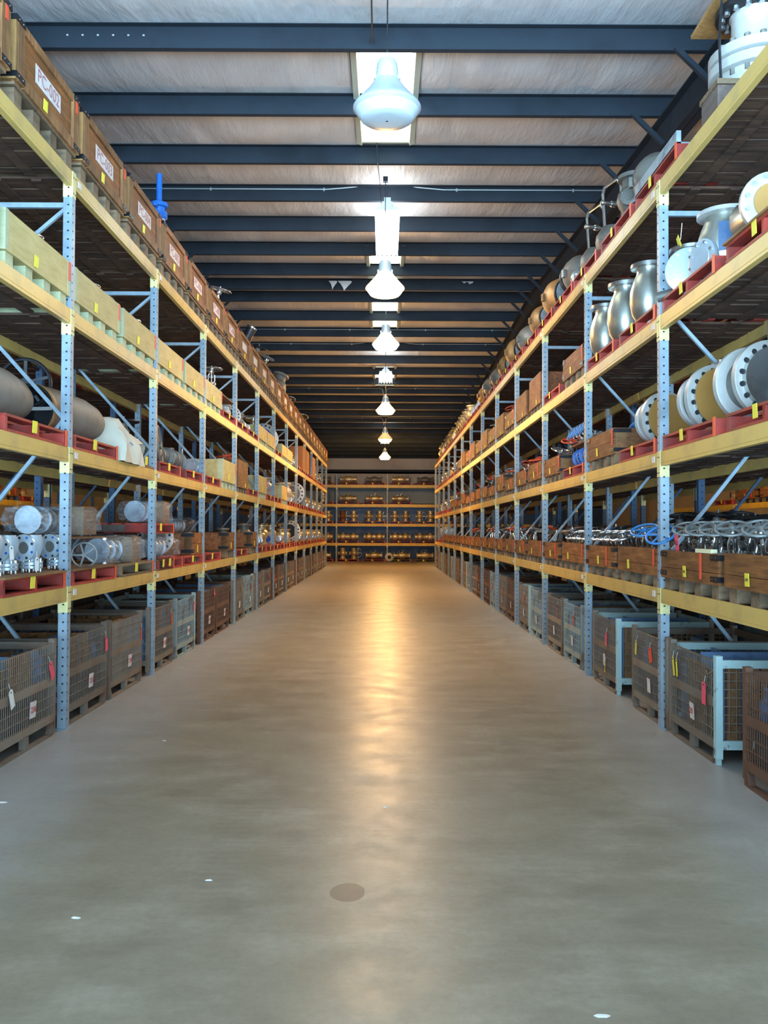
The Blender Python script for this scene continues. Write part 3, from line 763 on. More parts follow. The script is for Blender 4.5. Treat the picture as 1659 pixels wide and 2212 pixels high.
# ---------------------------------------------------------------- valves and fittings
def wheel_mesh(R, r, spokes=5, mat=GREYW, th=.9):
    m = M(); m.torus((0,0,0), (0,0,1), R, r, 26, 8)
    m.cyl((0,0,-r*1.4), (0,0,r*1.6), R*.2, 10)
    for i in range(spokes):
        a = 2*PI*i/spokes
        m.bar((R*.12*math.cos(a), R*.12*math.sin(a), 0), (R*math.cos(a), R*math.sin(a), 0), r*1.7*th, r*.9)
    return m.mesh('handwheel', [mat])
def gate_valve(R=.12, body=CAST, yoke=CHROME, wheel=GREYW, h=.40, fl=True, spokes=5):
    """upright valve: flanged body, yoke, stem and handwheel"""
    t = T(); k = h/.40
    m = M(); m.lathe([(.05*k,0),(.075*k,.03*k),(.085*k,.08*k),(.07*k,.13*k),(.05*k,.16*k)], (0,0,0), (0,0,1), 16)
    m.cyl((-.11*k,0,.075*k), (.11*k,0,.075*k), .045*k, 14)
    t.add('valve_body', m, body)
    if fl:
        for s in (-1, 1): t.add('flange', M().flange((s*.11*k,0,.075*k), (s,0,0), .085*k, .022*k, 6, .45), [body, BOLT])
    t.add('bonnet', M().flange((0,0,.155*k), (0,0,1), .075*k, .022*k, 6, .5), [yoke, BOLT])
    m = M()
    for s in (-1, 1): m.tube([(0, s*.03*k, .175*k), (0, s*.052*k, .21*k), (0, s*.048*k, .30*k), (0, s*.024*k, .335*k)], .0095*k, 8)
    m.lathe([(.030*k,0),(.036*k,.012*k),(.036*k,.05*k),(.026*k,.06*k)], (0,0,.325*k), (0,0,1), 14)
    t.add('yoke', m, yoke)
    t.add('stem', M().cyl((0,0,.17*k), (0,0,.45*k), .009*k, 8), yoke)
    t.add('handwheel', wheel_mesh(R, R*.085, spokes, wheel), None, mtx=Matrix.Translation((0,0,.40*k)))
    return t
GV = gate_valve(); GVB = gate_valve(.13, CAST, CHROME, SKY, .40, spokes=5); GVD = gate_valve(.15, CAST, CAST, BLACKM, .42, spokes=4)
GVR = gate_valve(.15, CAST, STEEL, REDW, .42); GVC = gate_valve(.17, CHROME, CHROME, CHROME, .40, spokes=4)

def vessel(k=1.0, mt=SATIN):
    t = T()
    m = M(); m.lathe([(.10,0),(.115,.02),(.17,.10),(.195,.20),(.19,.30),(.155,.40),(.125,.455),(.125,.50)], (0,0,0), (0,0,1), 32)
    t.add('valve_body', m, mt)
    t.add('base_flange', M().lathe([(.15,0),(.155,.004),(.155,.03),(.11,.034)], (0,0,-.01), (0,0,1), 28), mt)
    t.add('top_flange', M().flange((0,0,.50), (0,0,1), .185, .035, 12, .6, 0, 1, holes=True), [STEEL, HOLE])
    t.add('boss', M().lathe([(.022,0),(.022,.02),(.015,.03)], (-.15,-.12,.27), (-.75,-.66,0), 14), mt)
    return t
VS = vessel()
def barrel(mt=GOLDM, wheel=False, r=.17, L=.60, bolts=8):
    """double flanged valve lying on its side, axis along x"""
    t = T(); z = r*1.12; m = M(); x = L/2
    m.lathe([(r*.72,-x),(r*.72,-x*.55),(r*.9,-x*.42),(r*1.0,-x*.2),(r*1.02,0),(r*1.0,x*.2),(r*.9,x*.42),(r*.72,x*.55),(r*.72,x)], (0,0,z), (1,0,0), 28)
    m.lathe([(r*1.09,-.02),(r*1.09,.02)], (-x*.25,0,z), (1,0,0), 28); m.lathe([(r*1.09,-.02),(r*1.09,.02)], (x*.25,0,z), (1,0,0), 28)
    t.add('valve_body', m, mt)
    for s in (-1, 1): t.add('flange', M().flange((s*x,0,z), (s,0,0), r*1.1, .035, bolts, .62), [mt, BOLT])
    t.add('top_pad', M().cyl((0,0,z+r*.95), (0,0,z+r*1.25), r*.35, 14), mt)
    if wheel: t.add('handwheel', wheel_mesh(.24, .018, 5, PALEM), None, mtx=Matrix.Translation((0,.32,z+.10)) @ Matrix.Rotation(PI/2, 4, 'X'))
    return t
BR_G = barrel(); BR_W = barrel(wheel=True); BR_L = barrel(mt=GOLDM, L=.86, r=.19); BR_LW = barrel(mt=GOLDM, L=.86, r=.18, wheel=True); BR_D = barrel(mt=CAST, L=.82, r=.17); BR_S = barrel(mt=STEEL, L=.5, r=.12); BR_P = barrel(mt=PALEM, L=.42, r=.14)
def upright(mt=GOLDM, ring=False):
    t = T(); m = M()
    m.lathe([(.16,0),(.16,.04),(.12,.05),(.115,.14),(.16,.2),(.18,.26),(.165,.33),(.12,.38),(.12,.46),(.165,.47),(.165,.51),(.1,.515)], (0,0,0), (0,0,1), 28)
    t.add('valve_body', m, mt)
    t.add('side_flange', M().flange((.16,0,.25), (1,0,0), .09, .03, 6, .5), [mt, BOLT])
    t.add('side_flange', M().flange((-.16,0,.25), (-1,0,0), .09, .03, 6, .5), [mt, BOLT])
    if ring: t.add('handwheel', wheel_mesh(.23, .016, 5, PALEM), None, mtx=Matrix.Translation((.12,.28,.27)) @ Matrix.Rotation(PI/2, 4, 'X'))
    return t
UP = upright(); UPR = upright(ring=True); UPS = upright(STEEL); UPC = upright(CAST)
def disc_spool(nose=1, R=.285, L=.5, disc=True):
    """large flanged spool lying along x, its end towards nose closed by a tan disc"""
    t = T(); s = nose
    m = M(); m.lathe([(R*.74,0),(R*.70,L*.2),(R*.70,L*.8),(R*.74,L)], (-s*L/2,0,R), (s,0,0), 36)
    t.add('valve_body', m, CAST)
    t.add('flange', M().flange((s*L*.5-s*.03,0,R), (s,0,0), R, .055, 16, .78, 0, 1, holes=True, n=44), [WHITEM, HOLE])
    t.add('flange', M().flange((-s*L*.5+s*.03,0,R), (-s,0,0), R*(.80 if disc else 1), .055, 16, .78, 0, 1, holes=True, n=44), [WHITEM, HOLE])
    t.add('neck_ring', M().lathe([(R*.80,0),(R*.80,.05)], (s*(L/2+.025),0,R), (s,0,0), 40), STEEL)
    if disc: t.add('cover_disc', M().lathe([(R*.86,0),(R*.86,.012)], (s*(L/2+.075),0,R), (s,0,0), 44), DISC)
    return t
SP_R = disc_spool(1, L=.2); SP_R2 = disc_spool(1, L=.26, disc=False); SP_L = disc_spool(-1, R=.22, L=.4, disc=False)
def stem_pair():
    t = T()
    for i, x in enumerate((-.07, .07)):
        t.add('threaded_pipe', M().cyl((x,0,0), (x,0,.64), .016, 10), STEEL); t.add('pipe_cap', M().cyl((x,0,.60), (x,0,.68), .027, 12), STEEL)
    return t
def round_vessel(nose, mt=RUSTY, cover=SLATE, r=.27):
    t = T(); m = M(); s = nose
    m.lathe([(.05,-r*1.0),(r*.55,-r*.9),(r*.85,-r*.6),(r*1.0,-r*.1),(r*.97,r*.35),(r*.8,r*.68),(r*.72,r*.8)], (0,0,r), (s,0,0), 32)
    t.add('valve_body', m, mt)
    t.add('rim', M().lathe([(r*.80,0),(r*.84,.01),(r*.84,.05),(r*.72,.055)], (s*r*.78,0,r), (s,0,0), 32), BLACKM)
    if cover: t.add('cover_disc', M().lathe([(r*.78,0),(r*.78,.008)], (s*(r*.78+.056),0,r), (s,0,0), 32), cover)
    t.add('lug', M().b2(-.03, .03, -r-.03, -r+.02, r-.06, r+.04), mt)
    return t
RV_C = round_vessel(1); RV_O = round_vessel(1, mt=RUSTY, cover=None); RV_G = round_vessel(-1, mt=CAST, cover=None, r=.25)
def yoke_bottle():
    """open topped casting with a tall bent pipe frame"""
    t = T(); m = M()
    m.lathe([(.11,0),(.17,.05),(.20,.15),(.19,.24),(.14,.31),(.12,.34)], (0,0,0), (0,0,1), 28)
    t.add('valve_body', m, CAST)
    t.add('side_neck', M().lathe([(.10,0),(.12,.05),(.15,.08),(.15,.10),(.12,.10),(.10,.05)], (.12,-.02,.17), (1,-.25,.1), 24, cap=False), CAST)
    m = M(); m.tube([(-.10,0,.3),(-.13,0,.72),(-.11,0,.80),(.05,0,.92),(.11,0,.88),(.15,0,.30)], .017, 8)
    t.add('pipe_frame', m, STEEL)
    m = M(); m.ball((-.13,0,.62), .035, 12); m.cyl((-.13,0,.62), (.13,0,.62), .022, 10); m.cyl((-.02,0,.62), (.04,0,.62), .035, 10)
    t.add('cross_fitting', m, STEEL)
    return t
YB_ = yoke_bottle()
def capsule(L=1.12, r=.235, taper=.8, open_=False):
    t = T(); m = M(); x = L/2
    pr = [] if open_ else [(.02,-x-.12),(r*.5,-x-.10),(r*.85,-x-.03)]
    pr += [(r*1.0,-x+(.0 if open_ else .05)),(r*1.03,-x*.5),(r*1.0,0),(r*.96,x*.4),(r*taper,x*.8),(r*taper*.8,x),(r*taper*.5,x+.08),(.02,x+.1)]
    m.lathe(pr, (0,0,r), (1,0,0), 36, cap=False)
    t.add('shell', m, FLESH)
    if open_:
        m = M(); m.lathe([(r*1.0,-x),(r*.88,-x),(r*.86,-x+.4),(.02,-x+.42)], (0,0,r), (1,0,0), 36, cap=False)
        t.add('dark_bore', m, BLACKM)
        t.add('rim', M().lathe([(r*1.0,0),(r*1.03,.01),(r*1.03,.05),(r*.98,.06)], (-x-.01,0,r), (1,0,0), 36, cap=False), RUSTY)
        t.add('strap', M().b2(-x-.02, -x-.01, -r*.95, r*.9, r*.95, r*1.08), WHITEM)
    return t
CAP_A = capsule(); CAP_B = capsule(open_=True)
def angle_valve(nose=-1):
    """flanged angle valve: big round flange facing the camera, double base flange"""
    t = T(); s = nose; k = 1.0
    m = M(); m.lathe([(.055,0),(.06,.04),(.085,.10),(.09,.17),(.07,.22)], (0,0,.085), (0,0,1), 20); m.cyl((0,0,.20), (s*.10,0,.20), .062, 18)
    t.add('valve_body', m, PALEM)
    f = M(); f.lathe([(.105,0),(.11,.003),(.11,.024),(.07,.025),(.066,.028),(.05,.028),(.05,.0)], (s*.09,0,.20), (s,0,0), 36, 0, True, False)
    t.add('round_flange', f, PALEM)
    t.add('bore', M().lathe([(.05,0),(.05,.004)], (s*.098,0,.20), (s,0,0), 24), CAST)
    p = M()
    for i in range(8):
        a = 2*PI*(i+.5)/8; y, z = .088*math.cos(a), .20+.088*math.sin(a)
        p.cyl((s*.112,y,z), (s*.1165,y,z), .011, 10, i % 2)
    t.add('flange_plugs', p, [BLUE, HOLE])
    for z in (.028, .058): t.add('base_flange', M().lathe([(.085,0),(.088,.003),(.088,.023),(.085,.026)], (0,0,z), (0,0,1), 28), PALEM)
    b = M()
    for i in range(8):
        a = 2*PI*(i+.5)/8
        b.cyl((.072*math.cos(a), .072*math.sin(a), .0), (.072*math.cos(a), .072*math.sin(a), .105), .009, 6)
    t.add('stud_bolts', b, BOLT)
    return t
AV = angle_valve()
def white_disc(nose, R=.3, mid=BLUE):
    t = T(); s = nose
    t.add('flange', M().flange((0,0,R), (s,0,0), R, .05, 16, .62, 0, 1, holes=True, n=40), [WHITEM, HOLE])
    t.add('center_cover', M().lathe([(R*.62,0),(R*.6,.012)], (s*.05,0,R), (s,0,0), 36), mid)
    t.add('valve_body', M().lathe([(R*.7,0),(R*.78,.1),(R*.6,.3),(R*.4,.36)], (0,0,R), (-s,0,0), 32), WHITEM)
    return t
WD_B = white_disc(-1); WD_K = white_disc(-1, .27, BLACKM); WD_G = white_disc(-1, .30, CAST)
WRAPM = paint('dull_pale_steel', (.42,.46,.50), (.2,.21,.23), 7, .42, .8)
def wrapped(L=1.05, r=.12, n=3, card=True):
    """chrome flanged bodies shrink-wrapped in a row; cardboard at the far end"""
    t = T()
    for i in range(n):
        x = -L/2+.12+i*(L-.42)/max(1, n-1)
        m = M(); m.lathe([(r*.95,-.12),(r*.95,-.09),(r*.62,-.085),(r*.75,0),(r*.62,.085),(r*.95,.09),(r*.95,.12)], (x,.26,r*1.02), (1,0,0), 22)
        m.lathe([(r*.5,-.1),(r*.5,.1)], (x,.26,r*1.2), (0,-1,0), 16)
        t.add('steel_body', m, WRAPM)
    if card:
        m = M(); m.b2(L/2-.34, L/2, .05, .5, .0, r*2.05); t.add('cardboard_wrap', m, CARD)
    m = M(); N = 16
    prof = [(-L/2-.06, .35), (-L/2, .85), (-L*.2, 1.06), (L*.15, .98), (L/2-.2, 1.08), (L/2+.02, 1.06), (L/2+.06, .8)]
    vs = []; fs = []
    for j, (x, k) in enumerate(prof):
        for i in range(N):
            a = 2*PI*i/N; rr = 1+.06*math.sin(i*3.1+j*2.3)
            y = .27+math.copysign(abs(math.cos(a))**.6, math.cos(a))*.25*k*rr; z = r*1.05+math.copysign(abs(math.sin(a))**.6, math.sin(a))*r*1.08*k*rr
            vs.append((x, y, max(.004, z)))
    for j in range(len(prof)-1):
        for i in range(N): fs.append((j*N+i, j*N+(i+1) % N, (j+1)*N+(i+1) % N, (j+1)*N+i))
    m.add(vs, fs, 0, True); t.add('shrink_wrap', m, FILM)
    return t
WR = wrapped(); WR2 = wrapped(.9, .14, 3); WR3 = wrapped(.95, .13, 4, card=False)
def loose_wheel(R, mat=GREYW, spokes=5, r=None): 
    t = T(); t.add('rim', M().torus((0,0,0), (0,0,1), R, r or R*.08, 32, 8), mat)
    m = M()
    for i in range(spokes):
        a = 2*PI*(i+.25)/spokes; m.bar((0,0,0), (R*math.cos(a), R*math.sin(a), 0), R*.13, R*.06)
    t.add('spokes', m, mat); t.add('hub', M().cyl((0,0,-R*.1), (0,0,R*.12), R*.2, 14), mat)
    return t
LW = loose_wheel(.165); LWC = loose_wheel(.17, CHROME, 4, .011); LWG = loose_wheel(.24, CAST, 6); LWK = loose_wheel(.2, BLACKM, 5); LWO = loose_wheel(.16, REDW, 5)

# ---------------------------------------------------------------- top shelf, left: a line of strapped crates
def slot(k, off=0, side='R'): return (6.965 if side == 'R' else 6.835)+1.41*(k-1)+off
G_ = {'LT': 'brown crates along the left top shelf', 'LN': 'new pale crates along the left third shelf', 'RL': 'brown crates along the right lowest shelf'}
codes = {1: 'PC-002', 2: 'PC-003', 3: 'PC-004', 4: 'PC-005', 5: 'PC-006', 6: 'PC-007', 7: 'PC-008'}
for k in range(26):
    r_ = place('L', TC_TOP, 'wooden_crate', slot(k, 0, 'L')+.1, LV[4], 'brown steel-strapped crate', 'crate', G_['LT'], skip=('orange_tag',) if k % 7 == 5 else ())
    if k in codes:
        part(child(r_, 'label'), 'lettering', text_mesh(codes[k], .15, paint('faded_red_ink', (.42,.16,.16), (.55,.35,.33), 20, .6), .0006), Matrix.Translation((0, -.0065, .17+.25+.015)))
def solo(t, name, x, y, z, label, cat, rz=0, rot=None, scale=1.0, ov=None, group=None, skip=()): return inst(t, name, (x, y, z), rz, label, cat, group, scale, rot, ov, skip)
# things standing up out of the top crates
act = T()
act.add('actuator_column', M().cyl((0,0,.62), (0,0,.98), .038, 14), BLUE)
act.add('actuator_head', M().lathe([(.09,0),(.11,.02),(.11,.09),(.07,.10),(.075,.15),(.115,.16),(.115,.21),(.05,.24)], (0,0,.38), (0,0,1), 22), BLUE)
act.add('valve_body', M().lathe([(.10,0),(.10,.22),(.085,.26),(.08,.38)], (0,0,.0), (0,0,1), 20), PALEM)
act.add('handle', M().cyl((.0,-.1,.52), (.0,-.22,.50), .015, 8), BLUE)
solo(act, 'actuated_valve', -2.98, 11.25, 5.44, 'blue actuator valve standing tall out of a left top crate', 'valve')
solo(LWK, 'handwheel', -3.0, 12.2, 5.45, 'dark thin handwheel leaning out behind the blue actuator', 'handwheel', rot=(R_(70), .2, .3))
solo(GVC, 'gate_valve', -2.98, 14.9, 5.46, 'chrome valve with flat handwheel above a left top crate', 'valve', rot=(.1,.25,0), scale=1.15)
cyl_ = T(); cyl_.add('cylinder_body', M().cyl((0,0,0), (0,0,.42), .10, 18), BLACKM); cyl_.add('end_cap', M().lathe([(.105,0),(.105,.03)], (0,0,.42), (0,0,1), 18), STEEL)
solo(cyl_, 'black_cylinder', -2.92, 17.6, 5.5, 'black cylinder slanting up out of a left top crate', 'cylinder', rot=(0, .45, 0))
for i, (y, dz, tt, lk) in enumerate([(19.3, .0, GVD, 'dark wheel valve rising from the ninth left top crate'), (20.6, .06, GV, 'grey wide-wheel valve rising from the eleventh left top crate'), (23.2, 0, UPC, 'grey flanged casting standing on a mid left top crate'), (26.5, .0, GV, 'thin valve rising from a left top crate half way down'), (31.2, .05, GVC, 'chrome wheel valve above the far left top crates'), (33.8, 0, GVD, 'black wheel valve above the far left top crates'), (36.4, 0, GVD, 'last black wheel valve above the far left top crates')]):
    solo(tt, 'gate_valve', -3.02, y, 5.32+dz, lk, 'valve', rot=(.15, .35, i*.5), scale=1.35)

# ---------------------------------------------------------------- third shelf, left
for k in range(0, 7):
    place('L', TC_NEW, 'new_wood_crate', slot(k, 0, 'L'), LV[3], 'pale new wood crate', 'crate', G_['LN'])
    n = {0: 2, 1: 4, 2: 5, 3: 3, 4: 2}.get(k, 1)
    for j in range(n):
        solo(GVC, 'gate_valve', -XL-.24-.14*(j % 2), slot(k)-.45+.24*j, LV[3]+.13, 'chrome-wheeled valve, %s from the camera in the %s pale left crate' % (ordw(j+1), ordw(k+1)), 'valve', rot=(.08*(-1)**j, -.12, j), scale=.86, group='chrome valves in the pale left crates')
def pallet_goods(side, k, lev, goods, ptype=None, plook='red pallet', off=0, name='pallet', back=0.0):
    """one pallet and things standing on it; goods: (template, name, dx, dy, look, category, kwargs)"""
    pt = ptype or TP_RED; z = LV[lev]
    place(side, pt, name, slot(k, off, side), z, plook, 'pallet', 'pallets on the %s rack' % SIDE[side][0], back=back)
    sn, sg, rz, xf = SIDE[side]; zt = z+(.146 if pt is TP_REDB else .13)
    for g in goods:
        t, nm, dx, dy, look, cat = g[:6]; kw = g[6] if len(g) > 6 else {}
        dz = kw.pop('dz', 0)
        y = slot(k, off, side)+(dx if side == 'L' else -dx)
        place(side, t, nm, y, zt+dz, look, cat, back=dy+back, lev=lev, **kw)
UPW = upright(WHITEM)
for k, gd in {7: [(GVC, 'gate_valve', -.2, .3, 'chrome valve on raised board', 'valve', dict(dz=.33, scale=1.1)), (UPW, 'upright_valve', -.25, .3, 'white flanged valve', 'valve', dict(scale=.62)), (UPW, 'upright_valve', .3, .3, 'white flanged valve', 'valve', dict(scale=.66))],
              8: [(UPW, 'upright_valve', -.3, .3, 'white flanged valve', 'valve', dict(scale=.66)), (WD_K, 'flanged_disc', .35, .3, 'white bolted disc flange', 'flange', dict(scale=.75))],
              9: [(UPC, 'upright_valve', -.2, .3, 'grey flanged valve', 'valve', dict(scale=.7)), (BR_S, 'barrel_valve', .3, .3, 'steel barrel valve', 'valve', {})],
              12: [(WD_B, 'flanged_disc', -.2, .36, 'large white flange with blue centre', 'flange', dict(scale=1.15)), (WD_G, 'flanged_disc', .25, .36, 'large white flange', 'flange', dict(scale=1.1))]}.items():
    pallet_goods('L', k, 3, gd)
for k in (10, 11, 13, 14): place('L', TC_NEW, 'new_wood_crate', slot(k, 0, 'L'), LV[3], 'pale new wood crate', 'crate', G_['LN'])
solo(GVC, 'gate_valve', -3.0, slot(10), LV[3]+.2, 'chrome wheel valve above the later pale left crates', 'valve', scale=1.1)
ply = T(); ply.add('sheet', M().b2(-.6, .6, 0, .8, 0, .02), BOARD)
place('L', ply, 'plywood_sheet', slot(7), LV[3]+.41, 'dark red-brown board laid over valves', 'board', lev=3, back=.05, label='dark red-brown board laid over white valves on the left third shelf')
cart = T(); cart.add('box_body', M().b2(-.58, .58, 0, .95, 0, .78), plain('orange_cardboard', (.42,.14,.035), .7)); cart.add('tape', M().b2(-.585, .585, .40, .46, .1, .785), CARD)
for k in (17, 18, 20): place('L', cart, 'cardboard_carton', slot(k), LV[3]+.13, 'tall orange-brown carton', 'carton', lev=3)
for k in (16, 17, 18, 19, 20, 21, 22, 23, 24): pallet_goods('L', k, 3, [] if k in (17, 18, 20) else [((UP, BR_S, UPS, GV, UPC)[k % 5], 'valve_casting', -.2, .3, 'small mixed valve on red pallet', 'valve', {}), (UPS, 'upright_valve', .3, .3, 'steel flanged valve on red pallet', 'valve', dict(scale=.8))])
# ---------------------------------------------------------------- second shelf, left
pallet_goods('L', 0, 2, [(CAP_A, 'capsule_vessel', .1, .45, 'tan-grey vessel cut by the frame edge', 'vessel', {})])
pallet_goods('L', 1, 2, [(CAP_A, 'capsule_vessel', -.12, .42, 'tan-grey rounded vessel', 'vessel', dict(drz=-.10))])
pallet_goods('L', 2, 2, [(CAP_B, 'open_vessel', .06, .36, 'open-mouthed tan-grey vessel', 'vessel', dict(drz=-.16))])
solo(LWK, 'handwheel', -3.35, 8.0, 3.10, 'dark thin handwheel standing behind the open-mouthed grey vessel', 'handwheel', rot=(PI/2, .0, .35), scale=1.1)
# canvas covered bundle: draped cloth over a lump, gathered, with an opening low at its far end
def canvas():
    m = M(); nu, nv = 30, 18; vs = []; fs = []
    for i in range(nu+1):
        u = i/nu; x = -.68+1.36*u
        prof = [(0,.01),(.03,.30),(.10,.46),(.2,.48),(.35,.36),(.5,.34),(.62,.40),(.72,.34),(.86,.18),(1,.03)]
        for (a, ha), (b, hb) in zip(prof, prof[1:]):
            if a <= u <= b: hgt = ha+(hb-ha)*(u-a)/(b-a); break
        for j in range(nv+1):
            v = j/nv; a = PI*v
            w = .40*(1-.35*u**3)
            fold = 1+.13*math.sin(17*u+5*v)*math.sin(4*a)+.25*mnoise.noise(Vector((u*5, v*6, 1)))
            y = .42-math.cos(a)*w*fold*(1+.12*math.cos(2*a)); z = hgt*(max(0, math.sin(a))**.55)*fold
            vs.append((x+.03*math.sin(9*v), y, max(.0, z)))
    for i in range(nu):
        for j in range(nv):
            if .60 < i/nu < .86 and j < 3: continue          # low opening at the aisle side
            fs.append((i*(nv+1)+j, (i+1)*(nv+1)+j, (i+1)*(nv+1)+j+1, i*(nv+1)+j+1))
    m.add(vs, fs, 0, True)
    t = T(); t.add('draped_sheet', m, CANVAS)
    t.add('yellow_tag', paper(M(), .30, .02, .08, .085, .10, 0, curl=.01), YTAG)
    t.add('base_board', M().b2(-.2, .68, .03, .8, 0, .03), BOARD)
    t.add('covered_block', M().b2(.05, .5, .12, .7, .03, .14), WHITEM)
    t.add('blue_mark', M().bar((-.40,.0,.22), (-.30,.0,.20), .004, .012), BLUE)
    return t
place('L', canvas(), 'canvas_cover', slot(3, -.02, 'L'), LV[2], 'off-white canvas sheet', 'cover', back=-.02, label='off-white canvas sheet draped over goods beside the open-mouthed grey vessel')
pallet_goods('L', 4, 2, [(LWG, 'handwheel', .12, .18, 'rusty spoked wheel on edge', 'handwheel', dict(rot=(R_(84), .15, R_(8)), dz=.25, scale=1.05)), (GVD, 'gate_valve', -.35, .5, 'grey geared valve', 'valve', dict(scale=1.2)), (BR_D, 'barrel_valve', .45, .3, 'tan-grey flanged valve', 'valve', dict(scale=.75)), (LWK, 'handwheel', .2, .7, 'dark wheel behind', 'handwheel', dict(rot=(R_(80), .15, 0), dz=.25, scale=1.1))], TP_RED_S)
pallet_goods('L', 5, 2, [(BR_D, 'barrel_valve', -.2, .3, 'tan-grey flanged valve', 'valve', dict(scale=.8)), (LWC, 'handwheel', .3, .25, 'thin chrome wheel on edge', 'handwheel', dict(rot=(R_(86), .2, .2), dz=.2))], TP_RED_S)
pallet_goods('L', 6, 2, [(BR_P, 'barrel_valve', -.1, .3, 'pale small barrel valve', 'valve', dict(scale=.9))], TP_RED_S)
for k, lk in ((7, 'new pale wood box'), (10, 'new pale wood box'), (13, 'new pale wood box')):
    place('L', TC_NEW, 'new_wood_crate', slot(k, 0, 'L'), LV[2], lk, 'crate', scale=(1, 1, 1.25))
place('L', TC_TALL, 'plywood_crate', slot(8, .1, 'L'), LV[2], 'tall tan plywood box', 'crate', scale=(1, 1, .85))
for j in range(3): solo(GVR, 'gate_valve', -3.0-.12*j, slot(8)-.3+.3*j, LV[2]+.30, 'orange-red wheel valve, %s from the camera in the tan plywood box' % ordw(j+1), 'valve', rot=(.2, -.2, j), scale=1.0)
for k, gd in {9: [(UPC, 'upright_valve', 0, .4, 'grey upright casting', 'valve', {})],
              11: [(WR3, 'wrapped_bundle', 0, .1, 'plastic wrapped small bundle', 'wrapped goods', {})],
              12: [(UPW, 'upright_valve', -.2, .3, 'pale valve under plastic', 'valve', {}), (BR_P, 'barrel_valve', .3, .3, 'pale barrel valve', 'valve', {})],
              14: [(UPC, 'upright_valve', -.3, .4, 'grey upright casting', 'valve', {}), (UPW, 'upright_valve', .3, .3, 'cream upright valve', 'valve', dict(scale=1.1))],
              15: [(UPW, 'upright_valve', -.2, .3, 'cream upright valve', 'valve', dict(scale=1.2)), (BR_G, 'barrel_valve', .35, .4, 'bronze barrel valve', 'valve', dict(scale=.9))],
              17: [(WD_G, 'flanged_disc', -.1, .36, 'large grey ring flange', 'flange', dict(scale=1.35))],
              18: [(UPC, 'upright_valve', -.2, .3, 'grey upright casting', 'valve', {})]}.items():
    pallet_goods('L', k, 2, gd)
for k in (16, 19, 20, 21, 22, 23, 24): pallet_goods('L', k, 2, [(BR_S, 'barrel_valve', -.3, .3, 'steel barrel valve', 'valve', dict(scale=.9)), (UP, 'upright_valve', .3, .3, 'bronze upright valve', 'valve', dict(scale=.8))])
# ---------------------------------------------------------------- lowest shelf, left
pallet_goods('L', 0, 1, [], TP_REDB)
pallet_goods('L', 1, 1, [], TP_REDB)
for j, (y, xb, lk) in enumerate([(6.42, .16, 'partly blue'), (6.78, .20, 'paper-tagged'), (7.12, .14, 'cream-tagged'), (7.43, .26, 'shaded'), (7.72, .16, 'post-side')]):
    o = solo(AV, 'angle_valve', -XL-xb-.02, y, LV[1]+.147, '%s pale flanged angle valve, %s from the camera on the lowest left shelf' % (lk, ordw(j+1)), 'valve', rz=PI/2-.22, scale=1.0, group='pale flanged angle valves on the left lowest shelf')
    if j in (0, 1, 2): hang_tag(o, -.10, (.14, .17, .07)[j], (WTAG, WTAG, WTAG)[j], 'paper_tag', .05, .11, (.1, -.1, 0)[j], y=-.12)
pallet_goods('L', 2, 1, [(LW, 'handwheel', -.05, .10, 'grey five-spoke handwheel on edge', 'handwheel', dict(rot=(0, PI/2, .15), dz=.11, scale=.70)), (BR_D, 'barrel_valve', -.45, .45, 'grey casting behind the wheel', 'valve', dict(scale=.6)), (WR, 'wrapped_bundle', .30, .25, 'plastic wrapped pale valves on board', 'wrapped goods', dict(dz=.30, scale=(1.15,1.1,1.15)))], TP_REDB)
pallet_goods('L', 3, 1, [(UPS, 'upright_valve', -.42, .25, 'small steel valve under plastic', 'valve', dict(scale=.55)), (UPS, 'upright_valve', -.22, .25, 'small steel valve under plastic', 'valve', dict(scale=.55)), (UPS, 'upright_valve', .0, .25, 'small steel valve under plastic', 'valve', dict(scale=.55)), (WR2, 'wrapped_bundle', -.1, .02, 'plastic wrapped chrome valves', 'wrapped goods', {})], TP_TAN, 'plain wood pallet')
shelfb = T(); shelfb.add('sheet', M().b2(-.62, .62, 0, .8, 0, .016), BOARD)
place('L', shelfb, 'plywood_sheet', slot(2, .30, 'L'), LV[1]+.41, 'thin board', 'board', lev=1, back=.22, label='thin board carrying the plastic wrapped valves near the left post')
place('L', TP_TAN, 'pallet', slot(3, 1.15, 'L'), LV[1], 'plain wood pallet', 'pallet', 'pallets on the left rack', lev=1, scale=(.8,1,1))
pallet_goods('L', 4, 1, [(WR3, 'wrapped_bundle', .0, .0, 'plastic wrapped row of chrome flanges', 'wrapped goods', {})], TP_RED, off=.08)
place('L', TP_RED, 'pallet', slot(4, .08, 'L'), LV[1]+.45, 'upper red pallet', 'pallet', label='red pallet stacked above plastic wrapped flanges on the lowest left shelf', lev=1, back=.12)
place('L', WR2, 'wrapped_bundle', slot(4, .12, 'L'), LV[1]+.585, 'wrapped', 'wrapped goods', label='plastic wrapped chrome valves on the upper red pallet, lowest left shelf', lev=1, back=.1)
pallet_goods('L', 5, 1, [(WD_G, 'flanged_disc', -.4, .45, 'grey drum end with ring', 'flange', dict(scale=.85))])
for k in (5, 7, 9): place('L', TC_MID, 'wooden_crate', slot(k, .38, 'L'), LV[1]+.0, 'orange-brown box with dark end', 'crate', scale=(.62, .9, 1.15), back=.02)
